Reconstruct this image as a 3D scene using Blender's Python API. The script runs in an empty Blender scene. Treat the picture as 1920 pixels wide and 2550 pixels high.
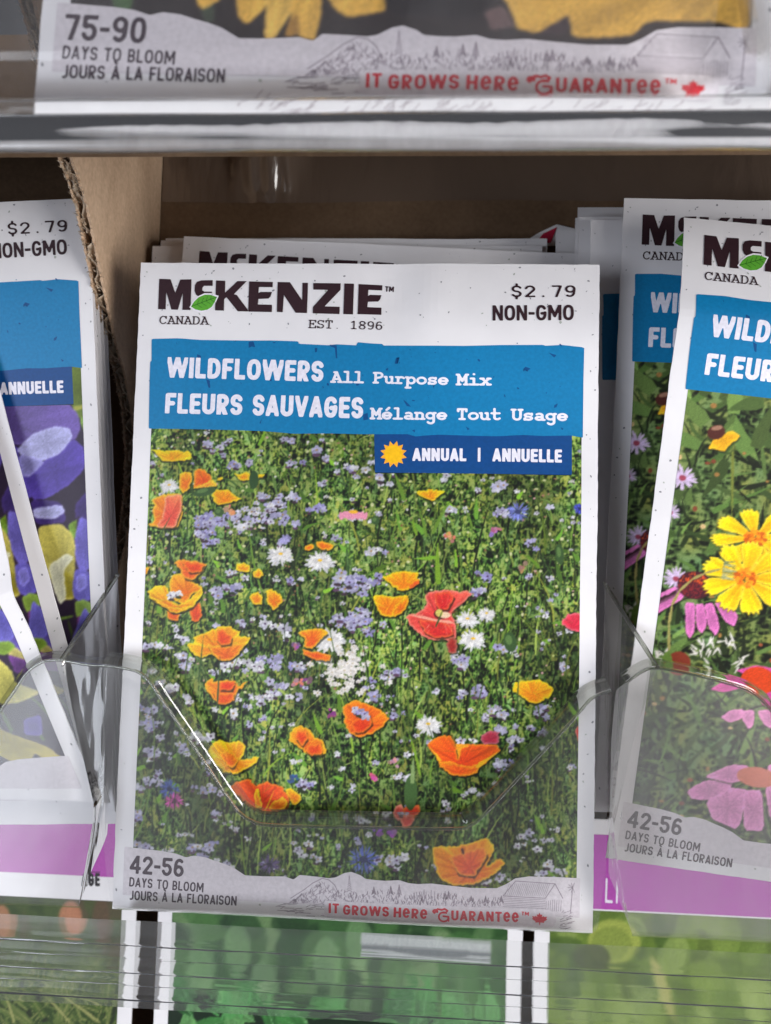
import bpy, math, random
import numpy as np
from mathutils import Matrix, Vector

# ------------------------------------------------------------------ scene, camera, light
scene = bpy.context.scene
COL = scene.collection
MM = 0.001
LEAN = math.radians(28.0)                 # how far the packets lean back in the rack
SL, CL = math.sin(LEAN), math.cos(LEAN)
# rack frame: x along the rack, y up the face of a packet, n out of the face towards the shopper (mm)
RACK = Matrix(((1, 0, 0), (0, SL, -CL), (0, CL, SL)))


def rack(x, y, n):
    return RACK @ Vector((x * MM, y * MM, n * MM))


CAM_POS = np.array([17.34, 73.06, 187.35])
CAM_R = np.array([0.9978, 0.0259, -0.0614])
CAM_U = np.array([-0.0219, 0.9976, 0.0651])
CAM_F = np.array([-0.0629, 0.0637, -0.9960])
FPX = 2200.0

cam_data = bpy.data.cameras.new('camera')
cam = bpy.data.objects.new('camera', cam_data)
COL.objects.link(cam)
scene.camera = cam
cam_data.sensor_fit = 'VERTICAL'
cam_data.sensor_height = 24.0
cam_data.sensor_width = 18.0
cam_data.lens = 24.0 * FPX / 2550.0
cam_data.clip_start = 0.005
cam_data.clip_end = 50.0
rot = Matrix((RACK @ Vector(CAM_R), RACK @ Vector(CAM_U), -(RACK @ Vector(CAM_F)))).transposed()
cam.matrix_world = Matrix.Translation(rack(*CAM_POS)) @ rot.to_4x4()
cam_data.dof.use_dof = True
cam_data.dof.focus_distance = 0.184
cam_data.dof.aperture_fstop = 16.0

world = bpy.data.worlds.new('World')
scene.world = world
world.use_nodes = True
wn = world.node_tree.nodes
wn['Background'].inputs['Color'].default_value = (0.80, 0.82, 0.92, 1)
wn['Background'].inputs['Strength'].default_value = 0.07


def area(name, pos, target, w, h, power, color):
    d = bpy.data.lights.new(name, 'AREA')
    d.shape = 'RECTANGLE'
    d.size, d.size_y = w, h
    d.energy = power
    d.color = color
    o = bpy.data.objects.new(name, d)
    COL.objects.link(o)
    p = Vector(pos)
    o.location = p
    o.rotation_euler = (Vector(target) - p).to_track_quat('-Z', 'Y').to_euler()
    return o


TGT = rack(0, 60, 0)
area('store_window', (1.25, -0.85, 0.16), TGT, 0.8, 0.9, 23.0, (1.0, 0.97, 0.94))
area('side_window', (-0.85, -1.2, 0.48), TGT, 0.6, 0.8, 15.0, (0.86, 0.91, 1.0))
area('high_fill_light', (0.86, -0.66, 1.10), TGT, 0.42, 0.36, 9.8, (1.0, 0.97, 0.95))  # added fill: brightens the lower fronts and draws the rim highlight

vs = scene.view_settings
vs.view_transform = 'Standard'
vs.look = 'None'
vs.exposure = 0.0
vs.gamma = 1.0
vs.use_curve_mapping = False
scene.render.engine = 'CYCLES'
cy = scene.cycles
cy.use_denoising = True
cy.max_bounces = 14
cy.transparent_max_bounces = 32
cy.transmission_bounces = 12
cy.glossy_bounces = 6
cy.diffuse_bounces = 4
cy.sample_clamp_indirect = 4.0

rng = random.Random(7)

# ------------------------------------------------------------------ tracing helpers
DS = 1.15246


def on_sheet(u, v, pose):
    """A point of the printed artwork, measured on the photograph (1920 x 2550), as mm on a packet's sheet."""
    d = CAM_F + CAM_R * ((u - 960.0) / FPX) + CAM_U * (-(v - 1275.0) / FPX)
    R, t = pose
    nrm = R[:, 2]
    k = np.dot(t - CAM_POS, nrm) / np.dot(d, nrm)
    q = R.T @ (CAM_POS + d * k - t)
    return float(q[0]), float(q[1])


def pose(x, d, roll=0.0, lean=0.0, lift=0.0, yaw=0.0, base=(0, 0, 0)):
    """x along the rack, d = mm back along the pocket floor, roll ccw, lean = degrees tipped back from the rack's lean."""
    a, b, c = math.radians(roll), math.radians(-lean), math.radians(yaw)
    Rz = np.array([[math.cos(a), -math.sin(a), 0], [math.sin(a), math.cos(a), 0], [0, 0, 1]])
    Rx = np.array([[1, 0, 0], [0, math.cos(b), -math.sin(b)], [0, math.sin(b), math.cos(b)]])
    Ry = np.array([[math.cos(c), 0, math.sin(c)], [0, 1, 0], [-math.sin(c), 0, math.cos(c)]])
    t = np.array([x + base[0], d * SL + lift + base[1], -d * CL + base[2]])
    return Rz @ Rx @ Ry, t


def crop(x0, y0, x1, width_px, p):
    """Reading off an enlarged detail: its corner, its right edge, its width in pixels."""
    s = (x1 - x0) / width_px
    return lambda x, y: on_sheet(x0 + x * s, y0 + y * s, p)


def lin(c):
    c = np.asarray(c, dtype=float) / 255.0
    return np.where(c <= 0.04045, c / 12.92, ((c + 0.055) / 1.055) ** 2.4)


PRINT_GAIN = 1.16


def ink(r, g, b):
    v = np.clip(lin((r, g, b)) * PRINT_GAIN, 0, 0.9)
    return (float(v[0]), float(v[1]), float(v[2]), 1.0)


# ------------------------------------------------------------------ materials
def new_mat(name):
    m = bpy.data.materials.new(name)
    m.use_nodes = True
    nt = m.node_tree
    return m, nt, nt.nodes['Principled BSDF'], nt.nodes['Material Output']


def node(nt, kind, **kw):
    n = nt.nodes.new(kind)
    for k, v in kw.items():
        if k in n.inputs:
            n.inputs[k].default_value = v
        else:
            setattr(n, k, v)
    return n


INKS = {}


def ink_mat(rgb, rough=0.42, mottle=0.10):
    key = (rgb, rough, mottle)
    if key in INKS:
        return INKS[key]
    m, nt, p, out = new_mat('printed_ink')
    tc = node(nt, 'ShaderNodeTexCoord')
    no = node(nt, 'ShaderNodeTexNoise', Scale=1400.0, Detail=3.0)
    nt.links.new(tc.outputs['Object'], no.inputs['Vector'])
    mr = node(nt, 'ShaderNodeMapRange')
    mr.inputs['From Min'].default_value = 0.3
    mr.inputs['From Max'].default_value = 0.7
    mr.inputs['To Min'].default_value = 1 - mottle
    mr.inputs['To Max'].default_value = 1 + mottle
    nt.links.new(no.outputs['Fac'], mr.inputs['Value'])
    mx = node(nt, 'ShaderNodeVectorMath', operation='SCALE')
    mx.inputs[0].default_value = ink(*rgb)[:3]
    nt.links.new(mr.outputs['Result'], mx.inputs['Scale'])
    nt.links.new(mx.outputs['Vector'], p.inputs['Base Color'])
    p.inputs['Roughness'].default_value = rough
    p.inputs['Specular IOR Level'].default_value = 0.25
    INKS[key] = m
    return m


def paper_mat():
    m, nt, p, out = new_mat('packet_paper')
    tc = node(nt, 'ShaderNodeTexCoord')
    no = node(nt, 'ShaderNodeTexNoise', Scale=90.0, Detail=6.0)
    nt.links.new(tc.outputs['Object'], no.inputs['Vector'])
    cr = node(nt, 'ShaderNodeValToRGB')
    cr.color_ramp.elements[0].position = 0.25
    cr.color_ramp.elements[0].color = (0.735, 0.72, 0.745, 1)
    cr.color_ramp.elements[1].position = 0.75
    cr.color_ramp.elements[1].color = (0.80, 0.785, 0.81, 1)
    nt.links.new(no.outputs['Fac'], cr.inputs['Fac'])
    nt.links.new(cr.outputs['Color'], p.inputs['Base Color'])
    p.inputs['Roughness'].default_value = 0.48
    p.inputs['Specular IOR Level'].default_value = 0.3
    n2 = node(nt, 'ShaderNodeTexNoise', Scale=260.0, Detail=4.0)
    nt.links.new(tc.outputs['Object'], n2.inputs['Vector'])
    n3 = node(nt, 'ShaderNodeTexNoise', Scale=28.0, Detail=1.0)
    nt.links.new(tc.outputs['Object'], n3.inputs['Vector'])
    ad = node(nt, 'ShaderNodeMath', operation='MULTIPLY_ADD')
    ad.inputs[1].default_value = 0.12
    nt.links.new(n2.outputs['Fac'], ad.inputs[0])
    nt.links.new(n3.outputs['Fac'], ad.inputs[2])
    bp = node(nt, 'ShaderNodeBump', Strength=0.25, Distance=0.002)
    nt.links.new(ad.outputs['Value'], bp.inputs['Height'])
    nt.links.new(bp.outputs['Normal'], p.inputs['Normal'])
    return m


def picture_mat():
    m, nt, p, out = new_mat('printed_picture')
    at = node(nt, 'ShaderNodeVertexColor', layer_name='ink')
    nt.links.new(at.outputs['Color'], p.inputs['Base Color'])
    p.inputs['Roughness'].default_value = 0.45
    p.inputs['Specular IOR Level'].default_value = 0.3
    tc = node(nt, 'ShaderNodeTexCoord')
    n3 = node(nt, 'ShaderNodeTexNoise', Scale=34.0, Detail=3.0)
    nt.links.new(tc.outputs['Object'], n3.inputs['Vector'])
    bp = node(nt, 'ShaderNodeBump', Strength=0.3, Distance=0.002)
    nt.links.new(n3.outputs['Fac'], bp.inputs['Height'])
    nt.links.new(bp.outputs['Normal'], p.inputs['Normal'])
    return m


def cardboard_mat(name, c0, c1, axis):
    m, nt, p, out = new_mat(name)
    tc = node(nt, 'ShaderNodeTexCoord')
    mp = node(nt, 'ShaderNodeMapping')
    mp.inputs['Scale'].default_value = axis
    nt.links.new(tc.outputs['Object'], mp.inputs['Vector'])
    no = node(nt, 'ShaderNodeTexNoise', Scale=60.0, Detail=8.0, Roughness=0.65)
    nt.links.new(mp.outputs['Vector'], no.inputs['Vector'])
    fi = node(nt, 'ShaderNodeTexNoise', Scale=900.0, Detail=2.0)
    nt.links.new(tc.outputs['Object'], fi.inputs['Vector'])
    mx = node(nt, 'ShaderNodeMath', operation='MULTIPLY_ADD')
    mx.inputs[1].default_value = 0.45
    nt.links.new(fi.outputs['Fac'], mx.inputs[0])
    nt.links.new(no.outputs['Fac'], mx.inputs[2])
    cr = node(nt, 'ShaderNodeValToRGB')
    cr.color_ramp.elements[0].position = 0.45
    cr.color_ramp.elements[0].color = (*c0, 1)
    cr.color_ramp.elements[1].position = 0.95
    cr.color_ramp.elements[1].color = (*c1, 1)
    nt.links.new(mx.outputs['Value'], cr.inputs['Fac'])
    nt.links.new(cr.outputs['Color'], p.inputs['Base Color'])
    p.inputs['Roughness'].default_value = 0.85
    bp = node(nt, 'ShaderNodeBump', Strength=0.35, Distance=0.0008)
    nt.links.new(mx.outputs['Value'], bp.inputs['Height'])
    nt.links.new(bp.outputs['Normal'], p.inputs['Normal'])
    return m


def clear_plastic(name, haze=0.06, tint=(0.95, 0.96, 0.95), rough=0.05, wave=0.25, scale=40.0, stretch=(1, 1, 1), scuff=0.5, refr=0.0, refr_rough=0.1, ior=1.06, gloss=1.5):
    """Thin clear PET: mostly see-through, fresnel gloss on top, a milky part that is scuffed unevenly."""
    m, nt, p, out = new_mat(name)
    nt.nodes.remove(p)
    tc = node(nt, 'ShaderNodeTexCoord')
    mp = node(nt, 'ShaderNodeMapping')
    mp.inputs['Scale'].default_value = stretch
    nt.links.new(tc.outputs['Object'], mp.inputs['Vector'])
    no = node(nt, 'ShaderNodeTexNoise', Scale=scale, Detail=3.0)
    nt.links.new(mp.outputs['Vector'], no.inputs['Vector'])
    bp = node(nt, 'ShaderNodeBump', Strength=wave, Distance=0.004)
    nt.links.new(no.outputs['Fac'], bp.inputs['Height'])
    tr = node(nt, 'ShaderNodeBsdfTransparent', Color=(*tint, 1))
    base = tr
    if refr > 0:
        rf = node(nt, 'ShaderNodeBsdfRefraction', Color=(*tint, 1), Roughness=refr_rough, IOR=ior)
        nt.links.new(bp.outputs['Normal'], rf.inputs['Normal'])
        ms = node(nt, 'ShaderNodeMixShader')
        ms.inputs['Fac'].default_value = refr
        nt.links.new(tr.outputs[0], ms.inputs[1])
        nt.links.new(rf.outputs[0], ms.inputs[2])
        base = ms
    df = node(nt, 'ShaderNodeBsdfDiffuse', Color=(0.82, 0.82, 0.84, 1))
    tl = node(nt, 'ShaderNodeBsdfTranslucent', Color=(0.82, 0.82, 0.84, 1))
    mk = node(nt, 'ShaderNodeMixShader')
    mk.inputs['Fac'].default_value = 0.6
    nt.links.new(df.outputs[0], mk.inputs[1])
    nt.links.new(tl.outputs[0], mk.inputs[2])
    sc = node(nt, 'ShaderNodeTexNoise', Scale=70.0, Detail=7.0, Roughness=0.7)
    mp2 = node(nt, 'ShaderNodeMapping')
    mp2.inputs['Scale'].default_value = (1.0, 0.35, 1.0)
    nt.links.new(tc.outputs['Object'], mp2.inputs['Vector'])
    nt.links.new(mp2.outputs['Vector'], sc.inputs['Vector'])
    mr = node(nt, 'ShaderNodeMapRange')
    mr.inputs['From Min'].default_value = 0.3
    mr.inputs['From Max'].default_value = 0.75
    mr.inputs['To Min'].default_value = haze * (1 - scuff)
    mr.inputs['To Max'].default_value = haze * (1 + scuff)
    nt.links.new(sc.outputs['Fac'], mr.inputs['Value'])
    m1 = node(nt, 'ShaderNodeMixShader')
    nt.links.new(mr.outputs['Result'], m1.inputs['Fac'])
    nt.links.new(base.outputs[0], m1.inputs[1])
    nt.links.new(mk.outputs[0], m1.inputs[2])
    gl = node(nt, 'ShaderNodeBsdfGlossy', Color=(1, 1, 1, 1), Roughness=rough)
    nt.links.new(bp.outputs['Normal'], gl.inputs['Normal'])
    fr = node(nt, 'ShaderNodeFresnel', IOR=gloss)
    nt.links.new(bp.outputs['Normal'], fr.inputs['Normal'])
    m2 = node(nt, 'ShaderNodeMixShader')
    nt.links.new(fr.outputs[0], m2.inputs['Fac'])
    nt.links.new(m1.outputs[0], m2.inputs[1])
    nt.links.new(gl.outputs[0], m2.inputs[2])
    nt.links.new(m2.outputs[0], out.inputs['Surface'])
    return m


PAPER = paper_mat()
PICTURE = picture_mat()
CARD = cardboard_mat('corrugated_cardboard', (0.46, 0.30, 0.19), (0.80, 0.58, 0.40), (1, .35, 1))
CARD_BACK_SHADED = cardboard_mat('cardboard_back_shaded', (0.10, 0.058, 0.030), (0.18, 0.11, 0.062), (1, 1, 1))  # darkened copy of the carton's cardboard, the shade put into its colour
CARD_CORE = cardboard_mat('torn_cardboard', (0.30, 0.21, 0.14), (0.80, 0.66, 0.50), (3, 3, 3))


# ------------------------------------------------------------------ object helpers
def mesh_obj(name, verts, faces, mat, parent=None, smooth=False):
    me = bpy.data.meshes.new(name)
    me.from_pydata([tuple(c * MM for c in v) for v in verts], [], faces)
    if smooth:
        me.polygons.foreach_set('use_smooth', [True] * len(me.polygons))
    me.materials.append(mat)
    me.update()
    o = bpy.data.objects.new(name, me)
    COL.objects.link(o)
    if parent is not None:
        o.parent = parent
    return o


def thing(name, label, category, group=None):
    o = bpy.data.objects.new(name, None)
    o.empty_display_size = 0.01
    COL.objects.link(o)
    o['label'] = label
    o['category'] = category
    if group:
        o['group'] = group
    return o


def place(o, ps):
    R, t = ps
    M = Matrix([[float(a) for a in row] for row in R])
    o.matrix_world = Matrix.Translation(rack(*t)) @ (RACK @ M).to_4x4()


def copy_tree(o, label=None):
    c = o.copy()
    COL.objects.link(c)
    for ch in list(o.children):
        k = ch.copy()
        COL.objects.link(k)
        k.parent = c
        for g in list(ch.children):
            h = g.copy()
            COL.objects.link(h)
            h.parent = k
    if label:
        c['label'] = label
    return c


# ------------------------------------------------------------------ flat shapes: signed distance, filled by marching squares
def seg_d(X, Y, pts):
    best = np.full(X.shape, 1e9)
    for (ax, ay), (bx, by) in zip(pts[:-1], pts[1:]):
        dx, dy = bx - ax, by - ay
        q = dx * dx + dy * dy + 1e-12
        t = np.clip(((X - ax) * dx + (Y - ay) * dy) / q, 0, 1)
        best = np.minimum(best, np.hypot(X - ax - t * dx, Y - ay - t * dy))
    return best


def inside_poly(X, Y, pts):
    ins = np.zeros(X.shape, bool)
    n = len(pts)
    for i in range(n):
        ax, ay = pts[i]
        bx, by = pts[(i + 1) % n]
        if ay == by:
            continue
        c = ((ay > Y) != (by > Y)) & (X < (bx - ax) * (Y - ay) / (by - ay) + ax)
        ins ^= c
    return ins


def poly_d(X, Y, pts):
    d = seg_d(X, Y, list(pts) + [pts[0]])
    return np.where(inside_poly(X, Y, pts), -d, d)


def fill(prims, box, cell, clip=None):
    """Union of ('s', points, half width) strokes, ('p', polygon) and cut-outs ('c', polygon) -> verts, faces."""
    x0, y0, x1, y1 = box
    nx = max(3, int(math.ceil((x1 - x0) / cell)))
    ny = max(3, int(math.ceil((y1 - y0) / cell)))
    xs = np.linspace(x0, x1, nx + 1)
    ys = np.linspace(y0, y1, ny + 1)
    X, Y = np.meshgrid(xs, ys)
    D = np.full(X.shape, 1e9)
    for pr in prims:
        if pr[0] == 's':
            D = np.minimum(D, seg_d(X, Y, pr[1]) - pr[2])
        elif pr[0] == 'p':
            D = np.minimum(D, poly_d(X, Y, pr[1]))
    for pr in prims:
        if pr[0] == 'c':
            D = np.maximum(D, -poly_d(X, Y, pr[1]))
    if clip:
        a, b, c, d = clip
        D = np.maximum(D, np.maximum(np.maximum(a - X, X - c), np.maximum(b - Y, Y - d)))
    verts, faces = [], []
    I = D < 0
    for j in range(ny):
        i = 0
        while i < nx:
            k = I[j, i] + I[j, i + 1] + I[j + 1, i] + I[j + 1, i + 1]
            if k == 0:
                i += 1
                continue
            if k == 4:
                s = i
                while i < nx and I[j, i + 1] and I[j + 1, i + 1]:
                    i += 1
                b = len(verts)
                verts += [(xs[s], ys[j]), (xs[i], ys[j]), (xs[i], ys[j + 1]), (xs[s], ys[j + 1])]
                faces.append((b, b + 1, b + 2, b + 3))
                continue
            cs = [(xs[i], ys[j], D[j, i]), (xs[i + 1], ys[j], D[j, i + 1]), (xs[i + 1], ys[j + 1], D[j + 1, i + 1]), (xs[i], ys[j + 1], D[j + 1, i])]
            poly = []
            for q in range(4):
                ax, ay, da = cs[q]
                bx, by, db = cs[(q + 1) % 4]
                if da < 0:
                    poly.append((ax, ay))
                if (da < 0) != (db < 0):
                    t = da / (da - db)
                    poly.append((ax + (bx - ax) * t, ay + (by - ay) * t))
            if len(poly) >= 3:
                b = len(verts)
                verts += poly
                faces.append(tuple(range(b, b + len(poly))))
            i += 1
    return verts, faces


def arc(cx, cy, rx, ry, a0, a1, n=14, e=2.0):
    o = []
    for i in range(n + 1):
        a = math.radians(a0 + (a1 - a0) * i / n)
        c, s = math.cos(a), math.sin(a)
        o.append((cx + rx * math.copysign(abs(c) ** (2 / e), c), cy + ry * math.copysign(abs(s) ** (2 / e), s)))
    return o


def sans(ch, t):
    """Condensed upper-case lettering as centre lines; returns width and strokes for cap height 1."""
    e = 0.4
    m = 1 - t
    if ch == ' ':
        return 0.30, []
    if ch == 'I' or ch == '|':
        return 2 * t, [[(t, -e), (t, 1 + e)]]
    if ch == 'L':
        w = 0.50
        return w, [[(t, 1 + e), (t, t), (w + e, t)]]
    if ch == 'F':
        w = 0.50
        return w, [[(t, -e), (t, m), (w + e, m)], [(t, .50), (w * .84 - t * .6, .50)]]
    if ch == 'E':
        w = 0.51
        return w, [[(w + e, t), (t, t), (t, m), (w + e, m)], [(t, .51), (w * .88 - t * .6, .51)]]
    if ch == 'T':
        w = 0.54
        return w, [[(-e, m), (w + e, m)], [(w / 2, m), (w / 2, -e)]]
    if ch == 'H':
        w = 0.60
        return w, [[(t, -e), (t, 1 + e)], [(w - t, -e), (w - t, 1 + e)], [(t, .5), (w - t, .5)]]
    if ch == 'N':
        w = 0.62
        return w, [[(t, -e), (t, 1 + e)], [(w - t, -e), (w - t, 1 + e)], [(t, 1.0), (w - t, 0.0)]]
    if ch == 'M':
        w = 0.80
        return w, [[(t, -e), (t * 1.1, 1 + e)], [(w - t, -e), (w - t * 1.1, 1 + e)], [(t, 1.05), (w / 2, .28), (w - t, 1.05)]]
    if ch == 'W':
        w = 0.96
        return w, [[(t * .7 - .12, 1.5), (w * .27, t * .4), (w * .5, .98), (w * .73, t * .4), (w - t * .7 + .12, 1.5)]]
    if ch == 'V':
        w = 0.62
        return w, [[(t * .75 - .13, 1.5), (w / 2, t * .4), (w - t * .75 + .13, 1.5)]]
    if ch in 'AÀ':
        w = 0.62
        s = [[(t * .75 - .13, -.5), (w / 2, 1 - t * .5), (w - t * .75 + .13, -.5)], [(w * .25, .28), (w * .75, .28)]]
        if ch == 'À':
            s.append([(w * .30, 1.30), (w * .55, 1.16)])
        return w, s
    if ch == 'Y':
        w = 0.58
        return w, [[(t * .6 - .1, 1.35), (w / 2, .45), (w - t * .6 + .1, 1.35)], [(w / 2, .45), (w / 2, -e)]]
    if ch == 'U':
        w = 0.60
        r = w / 2 - t
        return w, [[(t, 1 + e), (t, t + r)] + arc(w / 2, t + r, r, r, 180, 360) + [(w - t, 1 + e)]]
    if ch == 'J':
        w = 0.42
        r = .2
        return w, [[(w - t, 1 + e), (w - t, t + r)] + arc(w - t - r, t + r, r, r, 0, -120)]
    if ch == 'D':
        w = 0.60
        return w, [[(t, t), (t, m), (w * .38, m)] + arc(w * .38, .5, w * .62 - t, .5 - t, 90, -90, 16, 2.4) + [(t, t)]]
    if ch in 'PRB':
        w = 0.56
        r = (m - .46) / 2
        s = [[(t, -e), (t, m), (w * .45, m)] + arc(w * .5, m - r, w * .5 - t, r, 90, -90) + [(t, .46)]]
        if ch == 'R':
            s.append([(w * .42, .46), (w - t * .7, -.15)])
        if ch == 'B':
            s = [[(t, -e), (t, m), (w * .45, m)] + arc(w * .45, m - r, w * .5 - t, r, 90, -90) + [(t, .48)],
                 [(t, t), (w * .45, t)] + arc(w * .48, t + .21, w * .52 - t, .21, -90, 90)]
        return w, s
    if ch == 'S':
        w = 0.56
        r = (1 - 2 * t) / 4
        q = w / 2 - t
        return w, [arc(w / 2, m - r, q, r, 20, 262, 16, 2.2) + arc(w / 2, t + r, q, r, 82, -160, 16, 2.2)]
    if ch in 'OQ0':
        w = 0.64 if ch != '0' else 0.58
        s = [arc(w / 2, .5, w / 2 - t, .5 - t, 0, 360, 28, 2.5)]
        if ch == 'Q':
            s.append([(w * .6, .1), (w * .7, -.2)])
        return w, s
    if ch == 'C':
        w = 0.58
        return w, [arc(w / 2 + .02, .5, w / 2 - t, .5 - t, 42, 318, 24, 2.5)]
    if ch == 'G':
        w = 0.62
        return w, [arc(w / 2, .5, w / 2 - t, .5 - t, 38, 360, 26, 2.5) + [(w - t, .46), (w * .55, .46)]]
    if ch == 'X':
        w = .6
        return w, [[(0, 0), (w, 1)], [(w, 0), (0, 1)]]
    if ch == 'K':
        w = .6
        return w, [[(t, -e), (t, 1 + e)], [(w, 1.1), (t, .42)], [(w * .4, .6), (w, -.1)]]
    if ch == 'Z':
        w = .58
        return w, [[(-e, m), (w - t, m), (t, t), (w + e, t)]]
    if ch == '-':
        return 0.36, [[(t * .4, .46), (.36 - t * .4, .46)]]
    if ch == '.':
        return 0.3, [[(.15, t * 1.1), (.15, t * 1.1 + .01)]]
    if ch == '1':
        w = 0.5
        return w, [[(w / 2, -e), (w / 2, 1 - t * .6), (w * .1, .8)], [(w * .06, t), (w * .94, t)]]
    if ch == '2':
        w = 0.58
        return w, [arc(w / 2, .70, w / 2 - t, .30 - t, 170, -35, 16) + [(t * 1.2, t), (w + e, t)]]
    if ch == '4':
        w = 0.64
        return w, [[(w * .70, -e), (w * .70, 1 - t * .3), (t * .8, .30), (w, .30)]]
    if ch == '5':
        w = 0.58
        return w, [[(w * .92, m), (t * 1.2, m), (t * 1.1, .58)] + arc(w / 2 - .01, .34, w / 2 - t, .34 - t, 125, -160, 18)]
    if ch == '6':
        w = 0.58
        return w, [arc(w / 2, .32, w / 2 - t, .32 - t, 0, 360, 22), [(t, .34), (t * 1.15, .55)] + arc(w / 2 + .02, .62, w / 2 - t, .38 - t, 180, 50, 12)]
    if ch == '9':
        w = 0.58
        return w, [arc(w / 2, .68, w / 2 - t, .32 - t, 0, 360, 22), [(w - t, .66), (w - t * 1.15, .45)] + arc(w / 2 - .02, .38, w / 2 - t, .38 - t, 0, -130, 12)]
    if ch == '8':
        w = 0.58
        return w, [arc(w / 2, .27, w / 2 - t, .27 - t * .9, 0, 360, 20), arc(w / 2, .75, w / 2 - t * 1.2, .25 - t * .9, 0, 360, 20)]
    if ch == '7':
        w = 0.56
        return w, [[(-e, m), (w - t, m), (w * .36, -.2)]]
    if ch == '$':
        w = 0.56
        r = (1 - 2 * t) / 4
        q = w / 2 - t
        return w, [arc(w / 2, m - r, q, r, 20, 262, 16) + arc(w / 2, t + r, q, r, 82, -160, 16), [(w / 2, 1.12), (w / 2, .9)], [(w / 2, .1), (w / 2, -.12)]]
    if ch == 'e':
        w = 0.58
        return w, [[(t, .48), (w - t, .52)] + arc(w / 2, .5, w / 2 - t, .5 - t, 10, 315, 24)]
    raise KeyError(ch)


def slab(ch, t):
    """Typewriter lettering with slab serifs on a fixed pitch."""
    W = 0.74
    xh = 0.68
    m = 1 - t
    c = W / 2

    def sf(x, y, a=.13, b=.13):
        return [(x - a, y), (x + b, y)]
    if ch == ' ':
        return W, []
    if ch == 'A':
        return W, [[(.10, t), (c - .02, m), (W - .10, t)], [(.2, .33), (W - .2, .33)], sf(.12, t), sf(W - .12, t), [(.2, m), (c, m)]]
    if ch == 'C':
        return W, [arc(c, .5, .29, .5 - t, 40, 320, 22), [(W - .12, m), (W - .12, .68)]]
    if ch == 'N':
        return W, [[(.14, t), (.14, m), (W - .16, t), (W - .16, m)], sf(.14, t), sf(.12, m, .1, .06), sf(W - .16, m)]
    if ch == 'D':
        return W, [[(.14, t), (.14, m), (.34, m)] + arc(.34, .5, .28, .5 - t, 90, -90) + [(.06, t)], sf(.12, m, .08, .1)]
    if ch == 'E':
        return W, [[(.06, m), (W - .1, m), (W - .1, .74)], [(.17, m), (.17, t)], [(.06, t), (W - .08, t), (W - .08, .28)], [(.17, .52), (.46, .52)], [(.46, .62), (.46, .42)]]
    if ch == 'S':
        r = (1 - 2 * t) / 4
        return W, [arc(c, m - r, .24, r, 15, 262) + arc(c, t + r, .25, r, 82, -165), [(W - .14, m), (W - .14, .76)], [(.12, t), (.12, .26)]]
    if ch == 'T':
        return W, [[(.10, .74), (.10, m), (W - .10, m), (W - .10, .74)], [(c, m), (c, t)], sf(c, t, .16, .16)]
    if ch == 'P':
        return W, [[(.17, t), (.17, m), (.42, m)] + arc(.42, .72, .20, .28 - t, 90, -90) + [(.17, .46)], sf(.17, t, .12, .16), sf(.14, m, .09, .1)]
    if ch == 'M':
        return W, [[(.13, t), (.13, m), (c, .38), (W - .13, m), (W - .13, t)], sf(.13, t, .12, .11), sf(W - .13, t, .11, .12), sf(.10, m, .09, .04), sf(W - .10, m, .04, .09)]
    if ch == 'U':
        return W, [[(.14, m), (.14, .33)] + arc(c, .33, c - .14, .33 - t, 180, 360) + [(W - .14, m)], sf(.14, m, .11, .12), sf(W - .14, m, .12, .11)]
    if ch == 'l':
        return W, [[(.16, 1.05 - t), (c, 1.05 - t), (c, t)], [(.10, t), (W - .10, t)]]
    if ch == 'i':
        return W, [[(.18, xh - t), (c, xh - t), (c, t)], [(.10, t), (W - .10, t)], [(c, .95), (c, .96)]]
    if ch == 'u':
        return W, [[(.06, xh - t), (.17, xh - t), (.17, .25)] + arc(.36, .25, .19, .25 - t, 180, 300) + [(W - .18, .2)], [(W - .30, xh - t), (W - .18, xh - t), (W - .18, t), (W - .05, t)]]
    if ch == 'n':
        return W, [[(.06, xh - t), (.17, xh - t), (.17, t)], [(.17, .42)] + arc(.36, .42, .20, .26 - t, 160, 0) + [(.56, t)], sf(.17, t, .11, .11), sf(.56, t, .11, .11)]
    if ch == 'r':
        return W, [[(.10, xh - t), (.24, xh - t), (.24, t)], [(.24, .40)] + arc(.46, .42, .2, .26 - t, 170, 35), sf(.26, t, .16, .2)]
    if ch == 'p':
        return W, [[(.04, xh - t), (.16, xh - t), (.16, -.28)], arc(.40, xh / 2, .24, xh / 2 - t, 0, 360, 22), sf(.18, -.28, .13, .17)]
    if ch == 'o':
        return W, [arc(c, xh / 2, .28, xh / 2 - t, 0, 360, 22)]
    if ch == 's':
        r = (xh - 2 * t) / 4
        return W, [arc(c, xh - t - r, .22, r, 20, 262) + arc(c, t + r, .23, r, 82, -165), [(W - .15, xh - t), (W - .15, .5)], [(.14, t), (.14, .2)]]
    if ch in 'eé':
        s = [[(.10, .34), (W - .10, .34)] + arc(c, xh / 2, .28, xh / 2 - t, 5, 318, 22)]
        if ch == 'é':
            s.append([(c - .03, .82), (c + .14, 1.0)])
        return W, s
    if ch == 'x':
        return W, [[(.15, t), (W - .15, xh - t)], [(.15, xh - t), (W - .15, t)], sf(.15, t, .1, .1), sf(W - .15, t, .1, .1), sf(.16, xh - t, .1, .08), sf(W - .16, xh - t, .08, .1)]
    if ch == 'a':
        return W, [arc(.34, .21, .22, .21 - t, 0, 360, 18), [(.54, .15), (.54, .45)] + arc(.34, .45, .2, xh - t - .45, 0, 140), [(.54, t), (.68, t)]]
    if ch == 'g':
        return W, [arc(.33, .36, .24, xh - t - .36, 0, 360, 20), [(W - .06, xh - t), (.57, xh - t), (.57, -.08)] + arc(.36, -.08, .21, .2, 0, -150)]
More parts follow.
